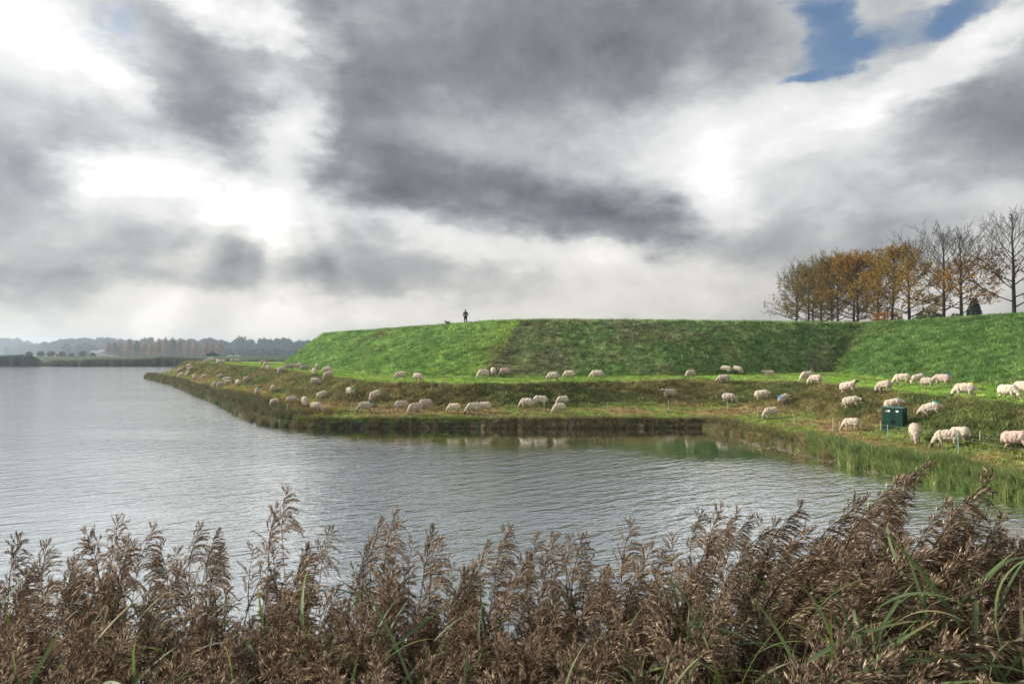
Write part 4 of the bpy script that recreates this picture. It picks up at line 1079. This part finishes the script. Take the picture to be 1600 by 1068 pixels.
# ------------------------------------------------------------------ leaf-clump crowns for the trees farther off
def crown(b, c, r, n, sz, shape='ball', seed=0, core=True, mi=0):
    rr = random.Random(seed)
    if core:
        nu, nv = 10, 7; vs = []
        for i in range(nv + 1):
            for j in range(nu):
                th = math.pi * i / nv; ph = 2 * math.pi * j / nu; q = Vector((math.sin(th) * math.cos(ph), math.sin(th) * math.sin(ph), math.cos(th)))
                k = .72 + .25 * mnoise.noise(q * 2.1 + Vector((seed, 3, 1)))
                if shape == 'cone': k *= max(.2, 1 - .30 * (q.z + .3)) if q.z > -.3 else 1
                vs.append((c[0] + q.x * r[0] * k, c[1] + q.y * r[1] * k, c[2] + q.z * r[2] * (.8 if shape == 'cone' else k)))
        b.add(vs, [(i * nu + j, i * nu + (j + 1) % nu, (i + 1) * nu + (j + 1) % nu, (i + 1) * nu + j)[::-1] for i in range(nv) for j in range(nu)], mi, .2)
    for _ in range(n):
        q = Vector((rr.gauss(0, 1), rr.gauss(0, 1), rr.gauss(0, 1))).normalized(); k = rr.uniform(.72, 1.02) * (.95 + .35 * mnoise.noise(q * 2.3 + Vector((seed * 1.7, 0, 0))))
        w = 1.0
        if shape == 'cone':
            z = rr.random() ** 1.3; w = (1 - z ** 2.1) ** .7; a = rr.uniform(0, 6.283); e = rr.uniform(.75, 1.05)
            p = Vector((c[0] + math.cos(a) * r[0] * w * e, c[1] + math.sin(a) * r[1] * w * e, c[2] - r[2] + 2 * r[2] * z))
        else: p = Vector((c[0] + q.x * r[0] * k, c[1] + q.y * r[1] * k, c[2] + q.z * r[2] * k))
        a1 = Vector((rr.gauss(0, 1), rr.gauss(0, 1), rr.gauss(0, 1))).normalized() * sz * rr.uniform(.5, 1.2)
        a2 = a1.cross(Vector((rr.gauss(0, 1), rr.gauss(0, 1), rr.gauss(0, 1)))).normalized() * sz * rr.uniform(.4, .9)
        b.add([tuple(p - a1), tuple(p + a2), tuple(p + a1), tuple(p - a2)], [(0, 1, 2, 3)], mi, rr.random())
M['green_leaf'] = mat('dark_green_leaves', tone=[(.035, .055, .022), (.06, .085, .03), (.085, .10, .04)], rough=.8, transl=.2)
M['conifer'] = mat('conifer_needles', tone=[(.010, .020, .012), (.018, .034, .018), (.026, .045, .025)], rough=.8)
M['linden'] = mat('autumn_lindens', tone=[(.20, .12, .05), (.34, .19, .075), (.44, .26, .11)], rough=.8, transl=.2)
M['linden_dark'] = mat('dull_lindens', tone=[(.06, .06, .035), (.10, .085, .045), (.14, .11, .05)], rough=.8, transl=.2)
M['wood'] = mat('far_wood_leaves', tone=[(.035, .048, .025), (.06, .07, .032), (.09, .085, .04)], rough=.9)
M['grey_leaf'] = mat('grey_green_leaves', tone=[(.05, .07, .04), (.09, .11, .06), (.12, .13, .08)], rough=.8, transl=.2)
def small_tree(name, label, cat, loc, trunk_h, trunk_r, r, n, sz, m, shape='ball', group=None, seed=0, core=True, crowns=None):
    t = empty(name, loc); tag(t, label, cat, group)
    b = MB(); b.tube([(0, 0, -.3), (0, 0, trunk_h * .5), (0, 0, trunk_h + r[2] * .6)], [trunk_r * 1.3, trunk_r, trunk_r * .5], 6); b.build('trunk', [M['bark_far']], t)
    b = MB()
    if crowns:
        for i, (cx, cz, k) in enumerate(crowns): crown(b, (cx, 0, trunk_h + r[2] + cz), [q * k for q in r], n, sz, shape, seed + i, core)
    else: crown(b, (0, 0, trunk_h + r[2] * (.9 if shape == 'ball' else 1)), r, n, sz, shape, seed, core)
    b.build('crown', [m], t, tone=True); return t
def fx(px, D): return (px - 800) / F * D
# behind the rampart on the right: a conifer, two pale shrubby trees
small_tree('conifer', 'dark narrow conifer behind the rampart between bare avenue trees', 'tree', (fx(1522, 140), 140, TZ - .1), .8, .2, (1.7, 1.7, 3.5), 1100, .28, M['conifer'], 'cone', seed=3)
small_tree('grey_shrub', 'pale grey green shrubby tree beyond the crest, left of the conifer', 'tree', (fx(1450, 142), 142, TZ - .1), 1.6, .2, (2.6, 2.4, 2.3), 700, .26, M['grey_leaf'], seed=4, core=False, crowns=((0, .1, .9), (-1.6, -.7, .6), (1.7, -.4, .6)))
small_tree('grey_shrub', 'sparse small shrub close to the left of the conifer', 'tree', (fx(1494, 141), 141, TZ - .1), 1.6, .15, (1.7, 1.7, 1.9), 420, .24, M['grey_leaf'], seed=5, core=False)
small_tree('rust_shrub', 'low rust orange bush at the foot of the golden avenue tree', 'bush', (fx(1386, 99), 99, TZ - .1), .5, .08, (2.3, 1.6, 1.2), 1500, .13, M['leaf_orange'], seed=6, core=False)
# old post and slanting rail by the golden tree
p = crest_at(1384, 503); pt = empty('gate_post', (p.x + .4, p.y + .5, TZ - .1)); tag(pt, 'weathered grey post with a slanting rail on the crest below the golden tree', 'post')
b = MB(); b.box((0, 0, .32), (.14, .14, .78)); b.box((0, 0, .73), (.17, .17, .04)); b.build('post', [mat('grey_wood', (.22, .20, .18), .85, var=.3, scale=9)], pt)
b = MB(); b.tube([(.07, 0, .62), (.75, .1, .12)], [.035, .035], 6, cap=True); b.build('rail', [bpy.data.materials['grey_wood']], pt)

# pollards in a row on the far meadow
PG = 'round pollarded trees in a row on the far meadow'
ords = ['leftmost round pollard of the distant row', 'second round pollard from the left in the distant row', 'third round pollard from the left in the distant row', 'middle round pollard of the distant row of seven',
        'smallest round pollard, fifth in the distant row', 'sixth round pollard in the distant row, nearly the last', 'rightmost round pollard of the distant row of seven']
for i, (px, k) in enumerate(((46, 1), (63.5, 1.08), (80, 1.1), (97, 1.0), (112, .7), (129, 1.05), (145, .8))):
    D = 430; small_tree('pollard_tree', ords[i], 'tree', (fx(px, D), D, 1.2), 1.3, .22, (2.15 * k, 2.0 * k, 1.95 * k), 420, .34, M['green_leaf'], group=PG, seed=20 + i)
# bush on the dyke
small_tree('round_bush', 'dark spreading bush standing on the far dyke beyond the point', 'bush', (fx(331, 340), 340, 1.6), .6, .2, (2.4, 2.2, 1.5), 420, .35, M['green_leaf'], seed=33, crowns=((0, .3, 1), (-2.0, -.4, .7), (2.1, -.2, .75)))
for px, lab in ((34, 'tiny dark bush on the dyke top at far left'), (89, 'tiny dark bush on the dyke top between the pollards')):
    small_tree('low_bush', lab, 'bush', (fx(px, 302), 302, 3.5), .1, .06, (.45, .4, .5), 90, .18, M['green_leaf'], seed=int(px))
# cone shaped lindens
LG = 'cone shaped autumn lindens in a far avenue'
CN = [(170, 533, 1), (179, 535, 0), (188, 531.5, 1), (202, 530, 1), (214, 532, 0), (226, 533, 1), (237, 534, 1), (248, 529, 1), (259, 527.5, 1), (270, 527.5, 0), (281, 528.5, 1), (294, 530, 1), (305, 535, 1), (322, 533.5, 1), (332, 535, 1), (343, 534, 1)]
side = ['orange brown', 'dull olive']
for i, (px, ty, w) in enumerate(CN):
    D = 640 + (i % 3) * 12; hh = (552 - ty) / F * D + 3.6
    small_tree('linden_tree', '%s cone shaped linden, number %s from the left in the far avenue' % (side[1 - w], ['one', 'two', 'three', 'four', 'five', 'six', 'seven', 'eight', 'nine', 'ten', 'eleven', 'twelve', 'thirteen', 'fourteen', 'fifteen', 'sixteen'][i]), 'tree',
               (fx(px, D), D, 1.2), 2.6, .3, (4.4, 3.9, (hh - 2.2) / 2), 520, .5, M['linden'] if w else M['linden_dark'], 'cone', group=LG, seed=60 + i)
# far woods
crs = []
for i in range(6):
    b = MB(); crown(b, (0, 0, 0), (1, 1, 1), 330, .13, 'ball', 300 + i); crs.append(b.mesh('wood_crown', [M['wood']], tone=True))
wc = variants('wood_crown', crs)
def wood(name, label, spans, step):
    P, S_ = [], []
    for (x0, x1, D, f) in spans:
        px = x0
        while px < x1:
            ty = f(px) + R.gauss(0, .9); X = fx(px, D); zt = H + (552 - ty) / F * D; z = zt
            w = R.uniform(5.0, 8.0) * D / 1000 * 1.1
            k = 0
            while z > -2 and k < 6:
                hh = w * R.uniform(.8, 1.15); P.append((X + R.gauss(0, 2), D + R.uniform(-20, 20) - k * 6, z - hh)); S_.append((w, w, hh)); z -= hh * 1.25; k += 1
            px += step * R.uniform(.6, 1.4)
    n = len(P); rot = np.zeros((n, 3)); rot[:, 2] = NR.random(n) * 6.28
    o = scatter(name, wc, np.array(P), rot, np.array(S_), NR.integers(0, 6, n)); tag(o, label, 'wood', kind='stuff')
wood('hill_wood', 'hazy blue wooded ridge at the far left of the horizon', [(-120, 84, 1500, lambda x: np.interp(x, [-120, 0, 20, 40, 60, 84], [524, 527.5, 528.5, 533, 536, 536])), (20, 90, 1250, lambda x: 538)], 3.5)
wood('far_wood', 'long dark hazy wood behind the pollards and lindens', [(78, 212, 1150, lambda x: np.interp(x, [78, 84, 110, 150, 205, 215], [535, 531, 528.5, 527, 529.5, 531])), (110, 140, 900, lambda x: 536 + abs(x - 125) * .15)], 3.0)
wood('horizon_wood', 'hazy blue belt of trees along the horizon behind the point', [(205, 620, 980, lambda x: 531.5 + 3.4 * math.sin(x * .21) + 2.8 * math.sin(x * .093 + 1) + (2.0 if 390 < x < 410 or 430 < x < 440 else 0) - (3 if 411 < x < 428 else 0)), (205, 620, 760, lambda x: 545)], 3.3)
# little farm houses and vans
def house(px, D, w, h, label, rc):
    t = empty('farmhouse', (fx(px, D), D, 1.2)); tag(t, label, 'house')
    b = MB(); b.box((0, 0, h / 2), (w, 7, h)); b.build('wall', [mat('far_wall', (.45, .42, .38), .9)], t)
    b = MB(); b.add([(-w / 2 - .3, -3.9, h), (w / 2 + .3, -3.9, h), (w / 2 + .3, 3.9, h), (-w / 2 - .3, 3.9, h), (-w / 2 - .3, 0, h + 3), (w / 2 + .3, 0, h + 3)], [(0, 1, 5, 4), (2, 3, 4, 5), (0, 4, 3), (1, 2, 5), (3, 2, 1, 0)]); b.build('roof', [mat('far_roof', rc, .7)], t)
    for k in (-1, 1):
        b = MB(); b.box((k * w * .25, -3.52, h * .5), (1.2, .06, 1.3)); b.build('window', [mat('far_glass', (.05, .06, .07), .2)], t)
house(152, 800, 13, 4, 'far farmhouse with grey roof left of the lindens', (.25, .25, .27))
house(161, 830, 9, 5, 'small pale far house against the first linden', (.42, .42, .44))
def van(px, D, label):
    t = empty('parked_van', (fx(px, D), D, 1.2)); tag(t, label, 'van', 'distant parked white vans')
    prof_ = [(-2.5, .35), (2.5, .35), (2.55, 1.1), (2.0, 1.3), (1.5, 2.05), (-2.45, 2.15)]
    b = MB(); n = len(prof_); b.add([(x, -1, z) for x, z in prof_] + [(x, 1, z) for x, z in prof_], [tuple(range(n)), tuple(range(2 * n - 1, n - 1, -1))] + [(i, i + n, (i + 1) % n + n, (i + 1) % n) for i in range(n)]); b.build('body', [mat('van_white', (.8, .8, .8), .3)], t)
    for x in (-1.6, 1.6):
        for y in (-.95, .95):
            b = MB(); b.tube([(x, y - .1, .36), (x, y + .1, .36)], [.36, .36], 12, cap=True); b.build('wheel', [mat('tyre', (.02, .02, .02), .9)], t)
    b = MB(); b.add([(1.98, -.9, 1.34), (1.98, .9, 1.34), (1.54, .85, 2.0), (1.54, -.85, 2.0), (2.02, -.9, 1.36), (2.02, .9, 1.36), (1.58, .85, 2.02), (1.58, -.85, 2.02)], [(0, 3, 2, 1), (4, 5, 6, 7), (0, 1, 5, 4), (1, 2, 6, 5), (2, 3, 7, 6), (3, 0, 4, 7)]); b.build('windscreen', [mat('van_glass', (.03, .04, .05), .1)], t)
van(361, 560, 'tiny white van parked far off, left one of two'); van(372.5, 560, 'tiny white van parked far off, right one of two')
mp = empty('radio_mast', (fx(383, 950), 950, 1.2)); tag(mp, 'slender mast rising out of the far belt of trees', 'mast')
b = MB(); b.tube([(0, 0, 0), (0, 0, 27)], [.45, .3], 6, cap=True); b.build('pole', [mat('mast_grey', (.2, .2, .21), .6)], mp)
b = MB(); b.tube([(0, 0, 24.5), (0, 0, 27.3)], [1.3, 1.3], 8, cap=True); b.build('antenna', [bpy.data.materials['mast_grey']], mp)

# reeds and scrub on the far shore
nf = 5200
X = NR.uniform(-330, -20, nf); Dd = 257 + NR.random(nf) * 7; nz = fbm(X * .06, X * 0 + 2, 8, 3)
pxs = 800 + X / Dd * F
gap = np.exp(-((pxs - 70) / 14) ** 2)
hgt = (1.7 + 2.4 * nz) * (1 - .55 * gap); left = ss(65, 50, pxs); hgt = hgt * (1 + .25 * left)
col = np.where((pxs < 60)[:, None], np.array([[.055, .07, .04]]), np.where((NR.random(nf) < .5)[:, None], np.array([[.12, .125, .07]]), np.array([[.085, .08, .045]])))
col = col * (1 + (NR.random((nf, 1)) - .5) * .5)
P = np.stack([X, Dd, np.full(nf, .1)], 1); rot = np.stack([NR.normal(0, .1, nf), NR.normal(0, .1, nf), NR.random(nf) * 6.28], 1)
S3 = np.stack([np.full(nf, 4.0), np.full(nf, 4.0), hgt / .55], 1)
fr = variants('far_reed', [tuft_mesh(70 + i, 40, .55, .22, .25, .035, 2) for i in range(6)])
o = scatter('far_shore_reeds', fr, P, rot, S3, NR.integers(0, 6, nf), col); tag(o, 'grey green reeds along the far shore of the lake', 'reeds', kind='stuff')
o = None

# ------------------------------------------------------------------ foreground reeds
M['plume'] = mat('reed_plume', tone=[(.035, .023, .017), (.20, .14, .095), (.52, .395, .275), (.92, .77, .58)], rough=.8, transl=.35, obj_rand=.22, spec=.1)
M['stem'] = mat('reed_stem', (.085, .075, .035), .6, obj_rand=.4, col2=(.045, .032, .022), scale=3)
M['blade'] = mat('reed_blade', tone=[(.10, .17, .05), (.13, .20, .05), (.25, .25, .05), (.40, .24, .05)], rough=.5, transl=.4, obj_rand=.3)
M['blade_grey'] = mat('reed_blade_grey', tone=[(.08, .13, .05), (.14, .19, .075), (.32, .28, .11)], rough=.5, transl=.35, obj_rand=.25)
M['blade_dry'] = mat('reed_blade_dry', tone=[(.38, .33, .22), (.30, .22, .12), (.48, .42, .32)], rough=.6, transl=.35, obj_rand=.2)
def plume_mesh(seed, comb, full):
    """comb: how far the side branches are blown to +x"""
    r = random.Random(seed); b = MB(); L0 = .27 * r.uniform(.9, 1.1)
    bend = .22 + .7 * comb; path = []
    for i in range(9):
        t = i / 8; path.append(Vector((L0 * bend * .55 * t ** 2.0, r.gauss(0, .002), L0 * (t - .10 * bend * t * t))))
    b.tube(path, [.0030 * (1 - .8 * i / 8) for i in range(9)], 3, 0, .1)
    nb_ = int(34 * full)
    for i in range(nb_):
        t = (i + r.random()) / nb_; k = min(int(t * 8), 7); p = path[k].lerp(path[k + 1], t * 8 - k)
        Lb = (.125 * (1 - t) ** .75 + .028) * r.uniform(.7, 1.15); a = r.gauss(0, 1.0 if comb > .4 else 1.7)
        inc = math.radians(r.uniform(16, 34)); d = Vector((math.cos(a) * math.sin(inc), math.sin(a) * math.sin(inc), math.cos(inc)))
        q = p.copy(); m = max(5, int(Lb / .0065)); st = Lb / m
        pts = [q.copy()]
        for j in range(m):
            u = j / m
            d = (d + Vector((.10 * (.4 + comb * 1.8), 0, -.075 - .11 * u * (1 - t) - .03 * comb))).normalized() if t < .88 else d
            q = q + d * st; pts.append(q.copy())
            if u < .12: continue
            for s_ in range(4 if r.random() < .5 else 3):
                dd = (d + Vector((r.gauss(0, .24), r.gauss(0, .24), r.gauss(0, .20)))).normalized(); ln = r.uniform(.012, .024); w = r.uniform(.0011, .0020)
                sv_ = dd.cross(Vector((r.gauss(0, 1), r.gauss(0, 1), r.gauss(0, 1)))).normalized() * w
                o_ = q + Vector((r.gauss(0, .002), r.gauss(0, .002), r.gauss(0, .002)))
                b.add([tuple(o_), tuple(o_ + dd * ln * .45 + sv_), tuple(o_ + dd * ln), tuple(o_ + dd * ln * .45 - sv_)], [(0, 1, 2, 3)], 0, min(1, max(0, r.gauss(.48 - .15 * t, .26))))
        b.tube([pts[0], pts[len(pts) // 2], pts[-1]], [.0008, .0006, .0004], 3, 0, .25)
    return b.mesh('plume', [M['plume']], tone=True)
def blade_mesh(seed, m, L0=.38, w0=.0135):
    r = random.Random(seed); b = MB(); L_ = L0 * r.uniform(.75, 1.25); d = Vector((.35, 0, .93)).normalized(); droop = r.choice((.02, .05, .09, .16)); p = Vector((0, 0, 0)); n = 12; vs = []
    for i in range(n + 1):
        t = i / n; w = w0 * (math.sin(math.pi * min(1, t * .85 + .12)) ** .7) * (1 - t) ** .35 if i < n else .0004
        side = Vector((0, 1, 0)); up = d.cross(side); tw = .5 * math.sin(t * 2 + seed)
        s1 = side * math.cos(tw) + up * math.sin(tw)
        vs += [tuple(p - s1 * w / 2 + up * w * .12), tuple(p), tuple(p + s1 * w / 2 + up * w * .12)]
        d = (d + Vector((.03, 0, -droop * (.4 + t)))).normalized(); p = p + d * L_ / n
    for i in range(n):
        tn = min(1, max(0, (i / n) ** 2.2 * 1.1 + r.uniform(-.05, .05)))
        k = i * 3; b.add([vs[k], vs[k + 1], vs[k + 4], vs[k + 3], vs[k + 2], vs[k + 5]], [(0, 1, 2, 3), (1, 4, 5, 2)], 0, tn)
    return b.mesh('blade', [m], tone=True, smooth=True)
PLM = [plume_mesh(500 + i, (.15, .3, .2, .45, .1, .35)[i % 6], (1, 1.15, .8, 1.1, .9, 1.2)[i % 6]) for i in range(8)]
PLC = [plume_mesh(530 + i, (.8, 1.0, .7, .9)[i % 4], 1.25) for i in range(5)]
PLT = [plume_mesh(560 + i, .2, .45) for i in range(3)]
BL = [blade_mesh(600 + i, M['blade']) for i in range(6)] + [blade_mesh(620 + i, M['blade_grey']) for i in range(5)] + [blade_mesh(640 + i, M['blade_dry'], .32, .011) for i in range(3)]
b = MB(); b.tube([(0, 0, 0), (0, 0, .5), (0, 0, 1)], [.0034, .0028, .0016], 5); STM = b.mesh('stem', [M['stem']])

SKY = [(-40, 850), (20, 842), (60, 862), (115, 858), (150, 830), (185, 812), (225, 830), (262, 858), (300, 826), (322, 828), (352, 900), (385, 862), (420, 800), (437, 772), (470, 862), (510, 824), (545, 890), (580, 822), (607, 803), (640, 850), (672, 832), (700, 885), (745, 858), (776, 824),
       (800, 870), (832, 834), (850, 846), (880, 850), (897, 838), (925, 880), (972, 826), (1002, 856), (1022, 858), (1055, 848), (1082, 796), (1120, 794), (1142, 800), (1165, 802), (1195, 806), (1232, 782), (1262, 830), (1305, 766), (1340, 790), (1372, 748), (1428, 722), (1470, 792), (1500, 800), (1530, 748), (1570, 800), (1640, 790)]
sx = np.array([a for a, _ in SKY]); sy = np.array([b_ for _, b_ in SKY])
def reed_spec(px, py, rr):
    """where the tip of a reed shows -> base point, length, tilt"""
    q = np.clip((py - 780) / 290, 0, 1)
    D = rr.uniform(3.0, 4.3) * (1 - q) + rr.uniform(1.9, 2.7) * q
    if px > 1250: D *= .80
    X = fx(px, D); zt = H - (py - HZ) / F * D
    right = float(ss(950, 1350, np.array(float(px))))
    lean = rr.gauss(.03, .07) + .33 * right * rr.uniform(.5, 1.2)
    return X, D, zt, lean, right
FEAT = [(60, 'the pollards'), (140, 'the farmhouses'), (210, 'the first lindens'), (270, 'the tip of the point'), (335, 'the lone dyke bush'), (403, 'the teal marked sheep'), (480, 'the quay end'), (550, 'the green marked sheep'),
        (650, 'the overlapping three sheep'), (729, 'the walker'), (800, 'the bright rampart corner'), (875, 'the yellow rumped sheep'), (949, 'the lone middle stake'), (1045, 'the sheep alone on the bank'), (1139, 'the bay corner'),
        (1205, 'the sheep at the bay corner'), (1300, 'the paired stakes'), (1400, 'the green cabinet'), (1490, 'the near sheep pair'), (1590, 'the tallest bare tree')]
def place_reed(px, py, rr, label, grp, lvl):
    X, D, zt, lean, right = reed_spec(px, py, rr)
    pm = rr.choice(PLC) if rr.random() < right * 1.1 else (rr.choice(PLM) if rr.random() < .85 else rr.choice(PLT))
    sc = rr.uniform(.85, 1.15) * (1.30 if right > .6 else .98); Lp = .27 * sc
    # stem top is one plume length below the tip
    tip = Vector((X, D, zt)); d = Vector((math.sin(lean), rr.gauss(0, .05), math.cos(lean))).normalized(); top = tip - d * Lp * .95 - Vector((.05 * right * sc, 0, 0))
    gb = bank_z(D); Ls = max(.5, (top.z - gb + .05) / d.z); base = top - d * Ls
    look = 'slender' if pm in PLT else 'combed' if pm in PLC else 'bushy'; look = ('large ' if sc > 1.08 else 'small ' if sc < .86 else '') + look
    way = 'leaning right' if lean > .16 else 'leaning left' if lean < -.04 else 'upright'
    ft = min(FEAT, key=lambda q: abs(q[0] - px)); rel = 'left below' if px < ft[0] - 16 else 'right below' if px > ft[0] + 16 else 'straight below'; ft = ft[1]
    t = empty('reed', base); tag(t, '%s %s reed plume, %s foreground, %s %s' % (look, way, lvl, rel, ft), 'reed', grp)
    q = d.to_track_quat('Z', 'Y').to_euler(); yaw = rr.gauss(0, .45)
    rot = (Matrix.Translation((0, 0, 0)) @ d.to_track_quat('Z', 'X').to_matrix().to_4x4())
    s_ = bpy.data.objects.new('stem', STM); COL.objects.link(s_); s_.parent = t; s_.rotation_euler = rot.to_euler(); s_.scale = (1, 1, Ls)
    p_ = bpy.data.objects.new('plume', pm); COL.objects.link(p_); p_.parent = t; p_.location = top - base; p_.scale = (sc, sc, sc)
    ax = Matrix.Rotation(lean * .8, 4, 'Y') @ Matrix.Rotation(rr.gauss(0, .06), 4, 'X') @ Matrix.Rotation(yaw if right > .3 else rr.gauss(0, 1.0), 4, 'Z'); p_.rotation_euler = ax.to_euler()
    for k in range(rr.choice((0, 0, 1, 2))):
        f = rr.uniform(.35, .93); l_ = bpy.data.objects.new('leaf', rr.choice(BL)); COL.objects.link(l_); l_.parent = t; l_.location = d * Ls * f
        l_.rotation_euler = (rr.gauss(0, .2), rr.gauss(.1, .35), rr.gauss(0, 1.0) + (math.pi if rr.random() < .32 - .2 * right else 0)); q_ = rr.uniform(.6, 1.15); l_.scale = (q_, q_, q_)
rr = random.Random(99)
place = lambda px: ['at the far left', 'left of centre', 'in the middle', 'right of centre', 'at the far right'][min(4, max(0, int(px // 320)))]
cnt = 0; made = set()
named = 0
ROWL = {}
def rlab(px, py, row):
    look = 'wind combed buff' if px > 1150 else 'upright feathery brown' if px > 420 else 'dark backlit brown'
    return look
for i, (a, c) in enumerate(SKY):
    if not -30 < a < 1610: continue
    place_reed(a, c, rr, None, 'reeds of the top row %s' % place(a), 'topmost'); cnt += 1
while cnt < 300:
    px = rr.uniform(-20, 1620); top = float(np.interp(px, sx, sy)) + 14
    py = top + (1040 - top) * rr.random() ** (1.05 if px < 1100 else 1.35)
    lv_ = 'upper' if py < top + 60 else 'middle' if py < top + 130 else 'lowest'
    place_reed(px, py, rr, None, '%s reeds %s' % (lv_, place(px)), lv_); cnt += 1
# the remaining thick of the bed
col_pl = variants('reed_plume', PLM + PLC + PLT); n1 = len(PLM); n2 = len(PLC)
nf = 780; P = []; Rt = []; Sc = []; Ix = []; SP = []; SR = []; SS_ = []; BP = []; BR = []; BS = []; BI = []
for i in range(nf):
    px = rr.uniform(-120, 1720); top = float(np.interp(px, sx, sy)) + 38 + (34 if px < 1100 else 0)
    py = top + (1110 - top) * rr.random() ** .75
    X, D, zt, lean, right = reed_spec(px, py, rr); sc = rr.uniform(.75, 1.15) * (1.2 if right > .6 else 1.0)
    P.append((X - .12 * sc * math.sin(lean), D, zt - .26 * sc)); comb = rr.random() < right * 1.1
    Rt.append((rr.gauss(0, .10), lean * .9 + rr.gauss(0, .1), rr.gauss(0, .5 if comb else 1.3))); Sc.append(sc); Ix.append(rr.randrange(n1, n1 + n2) if comb else rr.choice(list(range(n1)) + [n1 + n2]))
    Ls = P[-1][2] - bank_z(D) + .05; d = Vector((math.sin(lean), 0, math.cos(lean)))
    SP.append(tuple(Vector(P[-1]) - d * Ls)); SR.append((0, lean, 0)); SS_.append((1, 1, Ls))
o = scatter('reed_bed_plumes', col_pl, np.array(P), np.array(Rt), np.array(Sc), np.array(Ix)); tag(o, 'dense mass of buff brown reed plumes filling the foreground bed', 'reeds', kind='stuff')
o = scatter('reed_bed_stems', variants('reed_stem', [STM]), np.array(SP), np.array(SR), np.array(SS_), np.zeros(nf, int)); tag(o, 'crowd of thin reed stems below the foreground plumes', 'reeds', kind='stuff')
for i in range(760):
    px = rr.uniform(-120, 1720) if rr.random() < .6 else rr.uniform(900, 1720); right = float(ss(950, 1350, np.array(float(px)))); top = float(np.interp(px, sx, sy)) + 45
    py = top + (1100 - top) * rr.random() ** (.75 if px < 900 else .9)
    X, D, zt, lean, _ = reed_spec(px, py, rr)
    D2 = max(1.95, D - rr.uniform(0, .45)); BP.append((X * D2 / D, D2, H - (py - HZ) / F * D2 - .24)); BR.append((rr.gauss(0, .3), rr.gauss(.25, .45), rr.gauss(0, 1.2) + (math.pi if rr.random() < .3 else 0))); BS.append(rr.uniform(.6, 1.3)); BI.append(rr.randrange(6, 11) if rr.random() < .62 else rr.randrange(0, 14))
o = scatter('reed_bed_leaves', variants('reed_leaf', BL), np.array(BP), np.array(BR), np.array(BS), np.array(BI)); tag(o, 'long grey green and yellowing reed leaves in the foreground bed', 'leaves', kind='stuff')

# ------------------------------------------------------------------ air
hz = MB(); hz.box((0, 1460, 23), (5600, 3120, 52)); 
hm = bpy.data.materials.new('air'); hm.use_nodes = True; hm.node_tree.nodes.clear()
vo = hm.node_tree.nodes.new('ShaderNodeVolumePrincipled'); vo.inputs['Color'].default_value = (.68, .83, .98, 1); vo.inputs['Density'].default_value = .00038; vo.inputs['Anisotropy'].default_value = .5
ou = hm.node_tree.nodes.new('ShaderNodeOutputMaterial'); hm.node_tree.links.new(vo.outputs[0], ou.inputs['Volume'])
o = hz.build('haze', [hm]); tag(o, kind='stuff')
